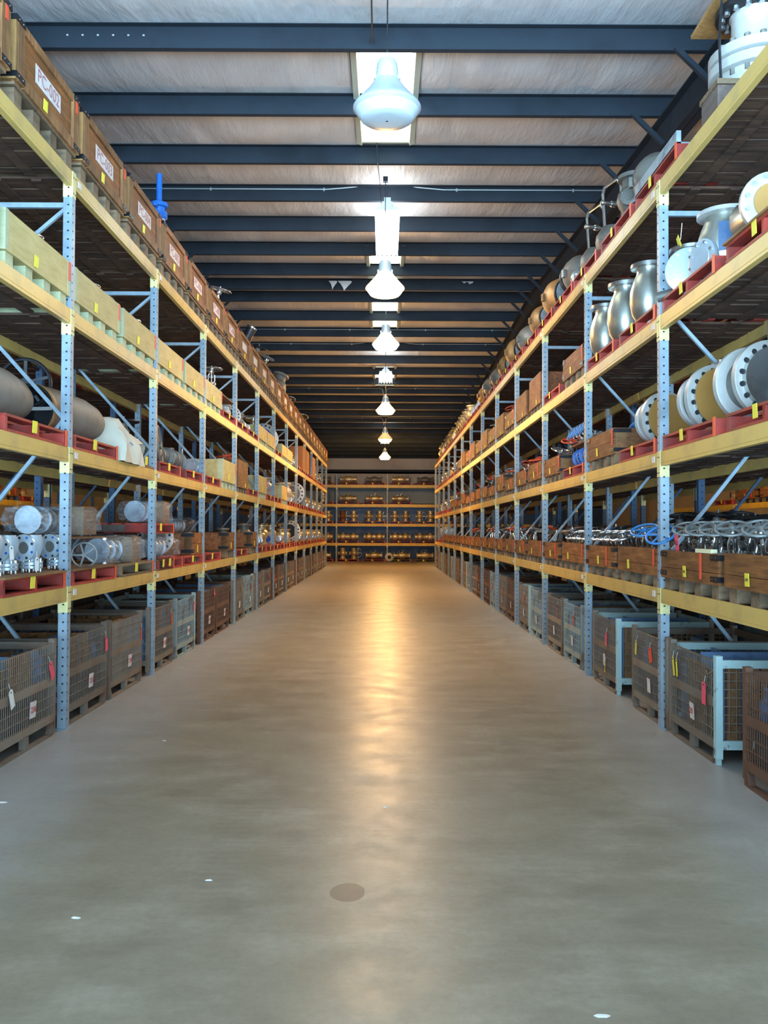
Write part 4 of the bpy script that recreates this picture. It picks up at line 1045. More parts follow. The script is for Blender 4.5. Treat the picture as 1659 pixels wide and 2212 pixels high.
for k, gd in {6: [(WD_K, 'flanged_disc', -.35, .3, 'small white flange', 'flange', dict(scale=.62)), (UPS, 'upright_valve', .1, .3, 'steel flanged valve', 'valve', dict(scale=.6)), (WR3, 'wrapped_bundle', .1, .4, 'dark plastic wrapped bundle', 'wrapped goods', dict(dz=.3))],
              8: [(WD_G, 'flanged_disc', -.3, .3, 'small white flange', 'flange', dict(scale=.55)), (UPC, 'upright_valve', .1, .4, 'dark grey casting', 'valve', dict(scale=.8))],
              10: [(UPC, 'upright_valve', -.2, .4, 'dark grey casting', 'valve', {}), (BR_P, 'barrel_valve', .3, .3, 'pale barrel valve', 'valve', {})],
              12: [(WD_B, 'flanged_disc', .2, .3, 'small blue-centred flange', 'flange', dict(scale=.5)), (UP, 'upright_valve', -.2, .4, 'bronze upright valve', 'valve', {})],
              13: [(UP, 'upright_valve', .1, .4, 'bronze upright valve', 'valve', {})],
              16: [(WD_K, 'flanged_disc', .1, .32, 'large white ring flange with black centre', 'flange', dict(scale=1.3))]}.items():
    pallet_goods('L', k, 1, gd)
for k in (11, 14, 15, 17, 18, 19, 20, 21, 22, 23, 24): pallet_goods('L', k, 1, [(BR_S, 'barrel_valve', -.3, .3, 'steel barrel valve', 'valve', dict(scale=.9)), (UP, 'upright_valve', .3, .3, 'bronze upright valve', 'valve', dict(scale=.8))])

# ---------------------------------------------------------------- right rack
# lowest shelf: crates full of handwheel valves
for k in range(0, 22):
    tall = k % 3 != 1
    place('R', TC_LOW if k % 2 else TC_LOW2, 'wooden_crate', slot(k), LV[1], 'brown planked crate', 'crate', G_['RL'])
tagt = T()
def rv(t, k, row, j, dx, back, z, tilt, tw, sc, look, **kw):
    y = slot(k)-dx
    q = Euler((tilt[0], tilt[1], 0)).to_matrix() @ Matrix.Rotation(tw, 3, 'Z'); q = Matrix.Rotation(-PI/2, 3, 'Z') @ q
    return inst(t, 'gate_valve', (XR+back, y, z), 0, '%s, %s row, %s from the camera, %s right lower crate' % (look, ('front', 'middle', 'back')[row], ordw(j+1), ordw(k+1)), 'valve', 'handwheel valves in the right lower crates', sc, q.to_euler())
GVG = gate_valve(.115, CAST, CHROME, GREYW, .40); 
rr = random.Random(3)
for k in range(0, 2):
    for row in range(2):
        for j in range(4): rv(GVG, k, row, j, .50-.31*j+.08*row, .20+.24*row, LV[1]+.175, (.25, .42), .3*j+.4, 1.0, 'grey wheel yoke valve')
for j in range(5): rv(GVD, 1, 2, j, .5-.25*j, .75, LV[1]+.2, (.1, -.2), j, 1.0, 'dark wheel valve')
for j in range(2): rv(GVB, 2, 0, j, (.50, -.12)[j], .20, LV[1]+.16, ((.45, .5), (.3, .35))[j], .3, 1.0, 'blue wheel valve')
rv(GVC, 2, 0, 2, .18, .26, LV[1]+.14, (0, 0), .5, .85, 'chrome stem valve')
for row in (1, 2):
    for j in range(4): rv(GVD, 2, row, j, .45-.3*j, .3+.25*row, LV[1]+.22, (rr.uniform(-.3,.3), rr.uniform(-.3,.3)), j, 1.05, 'dark wheel valve')
for k in (3, 4):
    for row in (0, 1, 2):
        for j in range(4):
            rv((GVC, GVB, GVG, GVD)[(row+j+k) % 4] if row else GVC, k, row, j, .45-.28*j, .22+.24*row, LV[1]+.16, (.32, .22), j*.7, .92 if row else .8, ('chrome yoke valve', 'leaning yoke valve', 'wheel valve behind')[row])
for k in range(5, 15):
    for row in (0, 1):
        for j in range(3):
            if rr.random() < .25: continue
            rv((GVC, GV, GVD, GVR, GVG)[(k*2+j+row) % 5], k, row, j, .4-.4*j, .3+.3*row, LV[1]+.14, (rr.uniform(-.5,.3), rr.uniform(-.4,.4)), rr.uniform(0,3), 1.0, ('bare metal handwheel valve', 'rear handwheel valve')[row])
for k in (19, 20): pass
big = T()
redlab = T(); redlab.add('card', paper(M(), 0, 0, 0, .11, .15, 0, curl=.02), PTAG)
o = place('R', redlab, 'red_tag', 7.33, 1.64, 'red tag', 'tag', label='red card tag lettered 6.5 hanging from a valve wheel beside the first right post', lev=1, back=.05)
part(child(o, 'card'), 'lettering', text_mesh('6.5', .055, INK, .0006), Matrix.Translation((0, -.014, 0)))
paperb = T(); paperb.add('sheet', M().b2(-.16, .16, 0, .05, 0, .03), CTAG)
place('R', paperb, 'paper_strip', 6.62, LV[1]+.34, 'cream paper', 'paper', label='cream folded paper lying on the rim of the near right crate', lev=1, back=.0)
for k in (22, 23, 24): pallet_goods('R', k, 1, [(SP_R2 if k != 23 else SP_R, 'flanged_spool', .0, .35, 'white flanged spool at the far end', 'spool', {})])
# lettering on the two near yellow tags
for o in list(COL.objects):
    if o.get('group') == G_['RL'] and o.location.y < 8.5:
        tg = child(o, 'yellow_tag'); tx = {0: 'L-027', 1: 'L-026'}.get(int(round((o.location.y-slot(0))/1.41)))
        if tg and tx:
            first = int(round((o.location.y-slot(0))/1.41)) % 2 == 1
            part(tg, 'lettering', text_mesh(tx, .028, INK, .0006), Matrix.Translation((-.05 if first else -.25, -.012, .18)))
# second shelf
pallet_goods('R', 0, 2, [(SP_R2, 'flanged_spool', -.02, .40, 'white flanged spool', 'spool', dict(drz=.2)), ])
pallet_goods('R', 0, 2, [(SP_R2, 'flanged_spool', -.42, .36, 'white flanged spool with open bore', 'spool', dict(drz=.18))], off=.55) if False else None
solo(SP_R2, 'flanged_spool', XR+.36, 6.45, LV[2]+.13, 'white flanged spool with open bore, second from the camera', 'spool', rz=-PI/2+.16)
pallet_goods('R', 1, 2, [(SP_R, 'flanged_spool', -.38, .32, 'spool closed by tan disc', 'spool', dict(drz=.25))])
sp = stem_pair()
solo(sp, 'threaded_pipes', XR+.52, 7.66, LV[2]+.13, 'pair of capped threaded pipes standing behind the big tan disc', 'pipe', rz=-PI/2, scale=1.0)
pallet_goods('R', 2, 2, [(SP_R, 'flanged_spool', -.25, .32, 'spool closed by tan disc', 'spool', dict(drz=.25, scale=.96))])
for k in (3,): place('R', TC_MID, 'wooden_crate', slot(k), LV[2], 'brown crate', 'crate')
for j in range(3): solo(GVB, 'gate_valve', XR+.3+.1*j, slot(3)+.35-.3*j, LV[2]+.16, 'blue-wheeled valve, %s from the camera in the crate beside the tan discs' % ordw(j+1), 'valve', rot=(.2,.7,j))
pallet_goods('R', 4, 2, [(SP_L, 'flanged_spool', -.2, .2, 'blue and white flanged spool', 'spool', dict(scale=.6, ov={'flange': BLUE})), (SP_L, 'flanged_spool', .2, .2, 'blue and white flanged spool', 'spool', dict(scale=.6, ov={'flange': BLUE})), (ply, 'plywood_sheet', .0, .1, 'plywood sheet over blue spools', 'board', dict(dz=.30))] +
    [(GVB, 'gate_valve', -.36+.18*j, .3, 'blue rimmed valve on the plywood sheet', 'valve', dict(dz=.33, rot=(R_(60),0,0), scale=.7)) for j in range(5)])
for k in range(5, 19):
    place('R', TC_MID if k % 2 else TC_LOW, 'wooden_crate', slot(k), LV[2], 'small brown crate' if k % 2 == 0 else 'brown crate', 'crate', scale=(.98, 1, .9 if k % 3 else 1.15))
    for j in range(2 if k < 12 else 1):
        solo((GVC, GVD, GVR, GVG, GVC, GVR)[(k+j) % 6], 'gate_valve', XR+.3+.15*j, slot(k)-.2+.4*j, LV[2]+.2, 'handwheel valve, %s in the %s crate of the right second shelf' % (ordw(j+1), ordw(k+1)), 'valve', rot=(.25*(-1)**j,.3,k), scale=1.0, group='valves in the crates of the right second shelf')
    if k in (7, 9, 10): solo(LWO, 'handwheel', XR+.35, slot(k), LV[2]+.58, 'bright red flat handwheel above the %s crate of the right second shelf' % ordw(k+1), 'handwheel', rot=(.1,-.15,0), scale=1.2)
for k in range(19, 25): pallet_goods('R', k, 2, [((BR_S, UPS, UP)[k % 3], 'valve_casting', -.2, .3, 'small valve casting', 'valve', {}), (UPW, 'upright_valve', .3, .3, 'pale upright valve', 'valve', dict(scale=.8))])
# third shelf
VS2 = T(); m = M(); m.lathe([(.12,0),(.16,.05),(.215,.18),(.235,.32),(.20,.44),(.165,.52),(.165,.56)], (0,0,0), (0,0,1), 32)
VS2.add('valve_body', m, SATIN); VS2.add('top_flange', M().flange((0,0,.55), (0,0,1), .235, .04, 12, .6, 0, 1, holes=True), [WHITEM, HOLE])
VS2.add('blue_patch', M().lathe([(.2365,.20),(.2375,.32),(.204,.43)], (0,0,0), (0,0,1), 32, cap=False), BLUE) if False else None
VS2.add('side_flange', M().flange((.05,-.2,.17), (.35,-1,0), .17, .035, 8, .6), [PALEM, BOLT])
VS2.add('red_strap', M().tube([(-.20,-.1,.56),(-.24,-.11,.38),(-.235,-.10,.22)], .012, 8), REDW)
pt0 = M()
for i in range(5):
    for j in range(5):
        a = R_(-35+8*i); z0_, z1_ = .20+.05*j, .25+.05*j
        rr0 = .236+.0015-abs(z0_-.32)*.10; rr1 = .236+.0015-abs(z1_-.32)*.10
        a1 = a+R_(8)
        pt0.add([(rr0*math.cos(a),rr0*math.sin(a),z0_),(rr0*math.cos(a1),rr0*math.sin(a1),z0_),(rr1*math.cos(a1),rr1*math.sin(a1),z1_),(rr1*math.cos(a),rr1*math.sin(a),z1_)], [(0,1,2,3)])
VS2.add('blue_label', pt0, paint('faded_blue_label', (.07,.14,.27), (.12,.17,.24), 9, .5))
BF = T()   # blind flanged side casting
BF.add('valve_body', M().lathe([(.13,0),(.17,.1),(.19,.2),(.17,.33),(.13,.40)], (0,0,0), (0,0,1), 28), SATIN)
BF.add('top_flange', M().flange((0,0,.40), (0,0,1), .19, .035, 12, .6, 0, 1, holes=True), [STEEL, HOLE])
BF.add('blind_flange', M().flange((.15,-.07,.19), (1,-.32,0), .205, .035, 10, 0.0, bl=.9), [PALEM, BOLT])
BF.add('pipe_stub', M().cyl((0,-.1,.06), (-.1,-.27,.03), .045, 14), CAST)
DF = T()
DF.add('flange', M().flange((0,0,.25), (1,-.1,0), .22, .05, 12, .62), [WHITEM, BOLT]); DF.add('rusty_cover', M().lathe([(.137,0),(.135,.012)], (.05,0,.25), (1,-.1,0), 28), DISC)
DF.add('valve_body', M().lathe([(.16,0),(.14,.2),(.18,.36)], (0,0,.25), (-1,.1,0), 24), SATIN)
pallet_goods('R', 0, 3, [(DF, 'flanged_valve', -.55, .30, 'white bolted flange with rusty cover', 'flange', dict(dz=.02))], TP_REDB)
pallet_goods('R', 1, 3, [(VS2, 'vessel_valve', -.05, .34, 'tall stainless vessel valve with blue patch', 'valve', dict(scale=.95)), (BF, 'blind_flanged_valve', -.57, .25, 'stainless valve with pale blind flange', 'valve', {})])
pallet_goods('R', 2, 3, [(VS, 'vessel_valve', -.2, .20, 'bulbous stainless vessel valve', 'valve', dict(scale=(1,1,1.15)))])
tg = T(); tg.add('card', paper(M(), 0, 0, 0, .12, .09, 0, curl=.05), YTAG); tg.add('wire', M().cyl((-.02,0,.03), (.02,0,.16), .0018, 5), STEEL)
place('R', tg, 'yellow_tag', 7.42, 4.25, 'tag', 'tag', label='curled yellow tag wired to the pale blind-flanged valve', lev=3, back=.12)
pallet_goods('R', 3, 3, [(VS, 'vessel_valve', .32, .22, 'bulbous stainless vessel valve', 'valve', dict(scale=(1.08,1.08,1.27))), (VS, 'vessel_valve', -.48, .20, 'bulbous stainless vessel valve', 'valve', dict(scale=(1,1,1.2)))])
place('R', TC_MID, 'wooden_crate', slot(4), LV[3], 'brown crate', 'crate')
for j in range(4): solo(GVG, 'gate_valve', XR+.3+.12*(j % 2), slot(4)-.4+.28*j, LV[3]+.17, 'grey wheel valve, %s in the crate below the right top pallets' % ordw(j+1), 'valve', rot=(.1,.1,j), scale=.95)
pallet_goods('R', 5, 3, [(WD_G, 'flanged_disc', .1, .4, 'grey wheel-like flange', 'flange', dict(scale=.8)), (UPC, 'upright_valve', -.3, .4, 'rusty casting', 'valve', {})])
place('R', TC_TALL, 'plywood_crate', slot(6), LV[3], 'orange plywood box', 'crate', scale=(.9,.9,.8))
for k in range(7, 17):
    place('R', TC_MID if k % 2 == 0 else TC_TALL, 'wooden_crate', slot(k), LV[3], 'brown crate' if k % 2 == 0 else 'taller brown crate', 'crate', scale=(1,1,1 if k % 2 == 0 else .7))
    solo((GVD, GVR, GVC, GVG)[k % 4], 'gate_valve', XR+.35, slot(k), LV[3]+.25, 'handwheel valve above the %s crate of the right third shelf' % ordw(k+1), 'valve', rot=(.2,.2,k), scale=1.1)
for k in range(17, 25): pallet_goods('R', k, 3, [((GVC, UPC, BR_D, UPS)[k % 4], 'valve_casting', -.2, .3, 'grey valve casting', 'valve', {}), (UP, 'upright_valve', .3, .3, 'bronze upright valve', 'valve', dict(scale=.8))])
# top shelf
HV = T()
HV.add('lower_flange', M().flange((0,0,.20), (0,0,1), .40, .10, 16, .5, br=.028), [WHITEM, CAST])
HV.add('upper_flange', M().flange((0,0,.32), (0,0,1), .40, .10, 16, .5, br=.028), [WHITEM, CAST])
HV.add('valve_body', M().lathe([(.30,0),(.34,.1),(.34,.2)], (0,0,0), (0,0,1), 32), WHITEM)
HV.add('neck', M().lathe([(.24,.42),(.20,.55),(.20,.75),(.23,.80)], (0,0,0), (0,0,1), 32), WHITEM)
HV.add('top_flange', M().flange((0,0,.78), (0,0,1), .34, .06, 16, .6), [BLACKM, BOLT])
HV.add('wooden_lid', M().b2(-.50, .44, -.40, .5, .86, .895), CRATE_END)
HV.add('binding_strap', M().tube([(.22,-.38,.86),(.30,-.44,.4),(.36,-.45,.0)], .012, 6), BLACKM)
solo(HV, 'flanged_valve', XR+.42, 6.62, LV[4]+.20, 'huge white flanged valve under a wooden lid at top right', 'valve', rot=(0, 0, -PI/2), scale=.86)
blk = T(); blk.add('block', M().b2(-.16, .16, 0, .9, 0, .16), PALW); blk.add('cap_board', M().b2(-.18, .18, -.01, .9, .16, .20), BLOCK)
place('R', blk, 'timber_block', 6.45, LV[4], 'pale timber block', 'block', label='pale timber block on the right top shelf under the huge white valve', lev=4)
pallet_goods('R', 1, 4, [], off=.82); 
chn = T(); chn.add('channel', M().b2(-.6, .6, 0, .04, 0, .11).b2(-.6, .6, 0, .12, 0, .012), SLATE)
place('R', chn, 'steel_channel', slot(1, .82), LV[4]+.13, 'channel', 'steel channel', label='grey steel channel lying on the red pallet below the huge white valve', lev=4)
solo(RV_G, 'round_vessel', XR+.28, 8.55, LV[4]+.14, 'tan-grey round vessel hanging over the right top shelf edge', 'vessel', rz=-PI/2-.3, scale=1.0)
pallet_goods('R', 2, 4, [], off=.75)
pallet_goods('R', 3, 4, [(YB_, 'yoked_bottle', .38, .25, 'grey casting with bent pipe frame', 'valve', dict(scale=1.0, drz=PI/2+.3)), (YB_, 'yoked_bottle', -.42, .25, 'grey casting with bent pipe frame', 'valve', dict(scale=1.0, drz=PI/2+.3))], off=.75)
solo(UPC, 'upright_valve', XR+.22, 9.15, LV[4]+.13, 'grey rounded casting with upright stub before the pipe-framed castings', 'valve', rz=1.0, scale=1.05)
foil = T(); foil.add('foil', M().ball((0,0,.14), .15, 14), plain('crumpled_foil', (.45,.6,.68), .25, .8))
solo(foil, 'foil_wrapped_part', XR+.2, 11.55, LV[4]+.13, 'blue-grey foil wrapped lump beside the rusty round vessels', 'wrapped goods')
for k in range(4, 13):
    t_ = (RV_G, RV_C, RV_C, RV_G, RV_C, RV_C, RV_G, RV_G, RV_C)[k-4]
    pallet_goods('R', k, 4, [(t_, 'round_vessel', .05, .26, 'rusty round vessel with grey cover' if t_ is RV_C else 'rusty round vessel', 'vessel', dict(drz=.25, scale=1.0+.05*((k*7) % 3)))], off=.7-.07*(k-3))
for k in (13, 14): pallet_goods('R', k, 4, [(BR_P, 'barrel_valve', .1, .3, 'pale blue barrel valve', 'valve', dict(scale=1.3)), (UPW, 'upright_valve', -.35, .3, 'pale upright valve', 'valve', dict(scale=.8))])
for k in range(15, 25): pallet_goods('R', k, 4, [((UP, UPS, BR_G, UPC)[k % 4], 'valve_casting', -.3, .25, 'mixed valve casting', 'valve', dict(scale=1.1)), (UP if k < 19 else UPC, 'upright_valve', .3, .25, 'dark upright casting', 'valve', dict(scale=1.15))])

# ---------------------------------------------------------------- far rack across the end
def far(t, nm, x, lev, look, cat='valve', dz=.13, rz=0, sc=1.0, y=.45, **kw):
    z = ([0]+FLV)[lev]
    return inst(t, nm, (x, FY+y, z+dz), rz, '%s on the far rack, %s from the left, %s' % (look, nth((look, 'far', lev)), ['floor level', 'lowest shelf', 'second shelf', 'third shelf', 'top shelf'][lev]), cat, None, sc, None, kw.get('ov'))
FX = [-3.45, -2.02, -.55, .92, 2.32, 3.8]
for lev in range(5):
    for i, x in enumerate(FX):
        if lev == 3 and i == 4: continue
        inst(TP_RED if not (lev == 0 and i in (3, 4)) else TP_TAN, 'pallet', (x, FY+.0, ([0]+FLV)[lev]), 0, 'red pallet on the far rack, %s along its %s' % (nth(('fp', lev)), ['floor level', 'lowest shelf', 'second shelf', 'third shelf', 'top shelf'][lev]) if not (lev == 0 and i in (3, 4)) else 'plain wood pallet, %s at floor level of the far rack' % nth('fpt'), 'pallet', 'pallets on the far rack')
for i, x in enumerate(FX):
    far(BR_L if i % 2 else BR_D, 'barrel_valve', x, 4, 'horizontal dark bronze valve', sc=.98)
    if i in (1, 2, 3): far((BR_L, BR_LW, BR_LW)[i-1], 'barrel_valve', x, 3, ('horizontal bronze valve', 'bright valve with pale wheel', 'bright valve with pale wheel')[i-1], sc=.98)
    if i == 0: far(UP, 'upright_valve', x, 3, 'upright bronze valve')
    for q in (-1, 1):
        o = far(UPR if (i+q) % 3 == 0 else UP, 'upright_valve', x+q*.31, 2, 'upright bronze valve', sc=1.15, ov={'valve_body': CRATE} if (i == 1 and q == -1) else None)
        far(barrel(L=.52, r=.19) if False else BR_G, 'barrel_valve', x+q*.29, 1, 'stubby bronze drum valve', sc=(.86,1.05,1.12))
for i, x in enumerate(FX):
    if i == 1:
        far(UP, 'upright_valve', x-.3, 0, 'upright bronze valve', sc=1.25); far(UPR, 'upright_valve', x+.33, 0, 'upright bronze valve with pale wheel', sc=1.25)
    elif i == 2: far(BR_LW, 'barrel_valve', x, 0, 'horizontal bronze valve with pale wheel', sc=.98)
    elif i == 3:
        far(BR_LW, 'barrel_valve', x+.1, 0, 'horizontal bronze valve with pale wheel', sc=.98)
        fl_ = T(); fl_.add('flange', M().flange((0,0,.25), (0,-1,0), .24, .05, 8, .38), [WHITEM, HOLE]); fl_.add('bore', M().cyl((0,-.03,.25), (0,-.06,.25), .10, 20), HOLE)
        inst(fl_, 'round_flange', (x-.62, FY-.35, .02), .1, 'pale round flange with dark bore leaning before the far rack', 'flange')
    else: far(BR_LW, 'barrel_valve', x, 0, 'horizontal bronze valve with pale wheel', sc=1.0)

# ---------------------------------------------------------------- goods across the neighbouring aisles (seen through the racks)
for (sx, fx, y0, rz, sn) in ((-1, NL, Y0L, PI/2, 'left'), (1, NR, Y0R, -PI/2, 'right')):
    for k in range(0, 13):
        y = slot(k)+.1
        for lev in (1, 2):
            tt = (TC_MID, TC_LOW, TP_RED)[(k+lev) % 3]
            inst(tt, 'wooden_crate' if tt is not TP_RED else 'pallet', (fx, y, LV[lev]), rz, '%s, %s from the camera on the %s of the distant %s rack' % ('brown crate' if tt is not TP_RED else 'red pallet', nth((sn, lev, tt is TP_RED, 'far')), LEVN[lev], sn), 'crate' if tt is not TP_RED else 'pallet', 'goods on the distant %s rack' % sn)
            g = (UPC, BR_S, GVG, UP, BR_G)[(k*3+lev) % 5]
            inst(g, 'valve_casting', (fx+sx*.35, y, LV[lev]+(.13 if tt is TP_RED else .3)), rz, 'valve, %s from the camera on the %s of the distant %s rack' % (nth((sn, lev, 'dv')), LEVN[lev], sn), 'valve', 'goods on the distant %s rack' % sn, 1.1)
    # back-to-back row: goods on its lowest two shelves, facing away
    bx = (-XL-RD-.35) if sx < 0 else (XR+RD+.35)
    for k in range(0, 10):
        y = slot(k)+.05
        for lev in (1, 2, 3):
            tt = (TC_MID, TP_RED, TC_LOW)[(k+lev) % 3]
            if lev == 1 and (k+lev) % 3 == 0 and sn == 'left': tt = TP_RED
            inst(tt, 'wooden_crate' if tt is not TP_RED else 'pallet', (bx, y, LV[lev]), rz, '%s, %s from the camera on the %s behind the %s rack' % ('shaded brown crate' if tt is not TP_RED else 'shaded red pallet', nth((sn, lev, tt is TP_RED, 'bb')), LEVN[lev], sn), 'crate' if tt is not TP_RED else 'pallet', 'goods behind the %s rack' % sn)
            if lev < 3: inst((GVD, BR_D, GVG)[(k+lev) % 3], 'gate_valve', (bx+sx*.3, y, LV[lev]+.14), rz, 'shaded valve, %s from the camera on the %s behind the %s rack' % (nth((sn, lev, 'bv')), LEVN[lev], sn), 'valve', 'goods behind the %s rack' % sn, 1.1)
# ---------------------------------------------------------------- lamps, conduits and cords
WARM = (1.0, .52, .14)
def bay_lamp(x, y, z, lit, label, cool=False, power=150):
    t = T(); r = .28
    ec = (1.0, .64, .22) if not cool else (.9, .97, 1.0)
    lens = plain('lamp_lens_lit', (.9,.85,.7), .4, 0, ec, 9.0) if lit else plain('lamp_lens_unlit', (.50,.55,.57), .35)
    refl = plain('lamp_reflector_glowing', (.8,.7,.5), .4, 0, ec, 2.6 if lit == 1 else .35) if lit else ALU
    t.add('reflector', M().lathe([(.095,.23),(.11,.21),(.16,.14),(.235,.055),(.268,.02),(r,0),(r,-.012),(.262,-.03)], (0,0,0), (0,0,1), 40, cap=False), refl)
    t.add('lens', M().lathe([(.262,-.03),(.215,-.095),(.20,-.105),(.12,-.112),(.01,-.114)], (0,0,0), (0,0,1), 40, cap=False), lens)
    m = M(); m.lathe([(.09,.20),(.10,.22),(.085,.36),(.07,.39),(.03,.40)], (0,0,0), (0,0,1), 24); m.b2(-.11, .11, -.03, .03, .23, .26)
    t.add('ballast_housing', m, ALU)
    t.add('hook', M().torus((0,0,.435), (0,1,0), .022, .006, 14, 6).cyl((0,0,.39), (0,0,.42), .012, 8), ALU)
    zt = roof(y)+.03
    m = M().cyl((0,0,.455), (0,0,zt-z), .006, 6); m.b2(-.035, .035, -.035, .035, zt-z-.07, zt-z)
    t.add('suspension_rod', m, BLACKM)
    o = inst(t, 'high_bay_lamp', (x, y, z), 0, label, 'ceiling lamp')
    if lit:
        ld = bpy.data.lights.new('lamp_light', 'AREA'); ld.shape = 'DISK'; ld.size = .36; ld.energy = power*.45; ld.color = WARM if not cool else (.92,.97,1)
        lo = bpy.data.objects.new('lamp_light', ld); COL.objects.link(lo); lo.parent = o; lo.location = (0,0,-.12); ld.spread = R_(165)
        gl_ = bpy.data.lights.new('lamp_glow', 'POINT'); gl_.energy = power*1.05; gl_.color = ld.color; gl_.shadow_soft_size = .12
        go = bpy.data.objects.new('lamp_glow', gl_); COL.objects.link(go); go.parent = o; go.location = (0,0,-.26)
        pl = bpy.data.lights.new('lamp_spill', 'POINT'); pl.energy = power*.12; pl.color = ld.color; pl.shadow_soft_size = .05
        po = bpy.data.objects.new('lamp_spill', pl); COL.objects.link(po); po.parent = o; po.location = (0,.0,.66)
    return o
bay_lamp(.01, 7.02, 5.22, 0, 'unlit aluminium high bay lamp hanging nearest the camera')
LP = [(12.3, 5.22, 85), (17.3, 5.5, 45), (24.6, 5.18, 230), (32.8, 5.24, 140), (41.0, 5.24, 340)]
bay_lamp(.0, LP[0][0], LP[0][1], 1, 'glowing orange high bay lamp, the largest lit one', power=LP[0][2])
bay_lamp(.02, LP[1][0], LP[1][1], 2, 'white-topped high bay lamp halfway along the aisle', cool=True, power=LP[1][2])
bay_lamp(.03, LP[2][0], LP[2][1], 1, 'glowing orange high bay lamp beyond the white-topped one', power=LP[2][2])
bay_lamp(.03, LP[3][0], LP[3][1], 2, 'pale high bay lamp, second from the far end', power=LP[3][2])
bay_lamp(.03, LP[4][0], LP[4][1], 1, 'glowing high bay lamp nearest the far end wall', power=LP[4][2])
def strip(x, y, z, L, w, label, power):
    t = T(); em = plain('fluorescent_tube_lit', (1,1,1), .4, 0, (.93,.98,1.0), 14)
    t.add('housing', M().b2(-w/2, w/2, 0, L, .02, .07).b2(-w*.3, w*.3, 0, L, .07, .11), ALU)
    for s in (-1, 1): t.add('reflector_wing', M().add([(s*w*.5,0,.02),(s*w*.5,L,.02),(s*w*.56,L,-.06),(s*w*.56,0,-.06)], [(0,1,2,3)]), ALU)
    for i in range(4):
        a = -w*.36+i*w*.24; t.add('tube', M().cyl((a,.03,-.01), (a,L-.03,-.01), .022, 10), em)
    t.add('end_bracket', M().b2(-w*.22, w*.22, -.05, .0, .0, .13).b2(-.05, .05, -.03, .02, .13, .20), ALU)
    t.add('wire_hanger', M().cyl((0,.05,.1), (0,.05,roof(y)+.1-z), .004, 6).cyl((0,L-.05,.1), (0,L-.05,roof(y+L)+.1-z), .004, 6), BLACKM)
    o = inst(t, 'fluorescent_fixture', (x, y, z), 0, label, 'ceiling lamp')
    for nm, zz, rx, p in (('lamp_light', -.065, 0, power), ('lamp_uplight', .125, PI, power*.2)):
        ld = bpy.data.lights.new(nm, 'AREA'); ld.shape = 'RECTANGLE'; ld.size = w; ld.size_y = L*.9; ld.energy = p; ld.color = (.90,.96,1.0)
        lo = bpy.data.objects.new(nm, ld); COL.objects.link(lo); lo.parent = o; lo.location = (0,L/2,zz); lo.rotation_euler = (rx,0,0)
strip(.03, 12.75, 6.50, 2.1, .33, 'bright fluorescent fixture running along the aisle above the orange lamp', 110)
strip(.03, 24.9, 6.30, 1.5, .36, 'second fluorescent fixture, below the white-topped lamp in view', 60)
strip(.03, 37.6, 5.70, 1.2, .34, 'farthest fluorescent fixture between the two last lamps', 45)
# sodium-coloured fill lamps, added over the two neighbouring aisles
for sx, nm in ((-1, 'left'), (1, 'right')):
    for i, y in enumerate((9.5, 19.5, 30.5)):
        bay_lamp(sx*7.1, y, 5.2, 1, 'added fill lamp over the neighbouring %s aisle, %s from the camera' % (nm, ordw(i+1)), power=80)
def conduit(y, dz, sag, label, droop=True):
    z = roof(y)+dz; m = M(); zz = z+.0; yy = y-.02
    for s in (-1, 1):
        if sag == 'arch': pts = [(s*WX*.9, yy, zz), (s*.9, yy, zz), (s*.35, yy+.03, zz+.06), (s*.05, yy+.05, zz+.075), (s*.03, yy+.06, zz-.02)]
        else: pts = [(s*WX*.9, yy, zz), (s*.16, yy, zz), (s*.07, yy, zz-.04), (s*.03, yy, zz-.30)]
        m.tube([Vector(p) for p in pts], .010, 6)
    for x in (-5.6, -2.7, -.95, 1.1, 2.9, 5.5): m.b2(x-.012, x+.012, yy-.014, yy+.01, zz-.03, zz+.016)
    single('electrical_conduit', m, CONDUIT, label, 'conduit')
conduit(PY[[i for i, p in enumerate(PY) if p > 13][0]], .17, 'arch', 'thin metal conduit crossing the ceiling and drooping to the first fluorescent fixture')
py = lambda v: min(PY, key=lambda p: abs(p-v))
conduit(py(23.2), .18, 'fork', 'thin metal conduit forking down to the white-topped lamp')
conduit(py(24.7), .19, 'arch', 'thin metal conduit just beyond the forked one')
conduit(py(30.8), .18, 'fork', 'thin metal conduit forking down to the mid-aisle orange lamp')
conduit(py(36.8), .18, 'fork', 'thin metal conduit forking to the second farthest lamp')
cm = M().tube([Vector(p) for p in ((-.13, 5.9, 6.75), (-.135, 7.1, 6.72), (-.14, 8.58, 6.66), (-.14, 8.6, 6.72))], .008, 6)
cm.tube([Vector(p) for p in ((-.12, 11.5, roof(11.5)+.2), (-.11, 11.62, roof(11.5)-.0), (-.08, 12.6, 6.85), (-.06, 12.9, 6.66))], .007, 6)
single('power_cord', cm, BLACKM, 'black power cord running along the roof to the nearest lamp', 'cord')
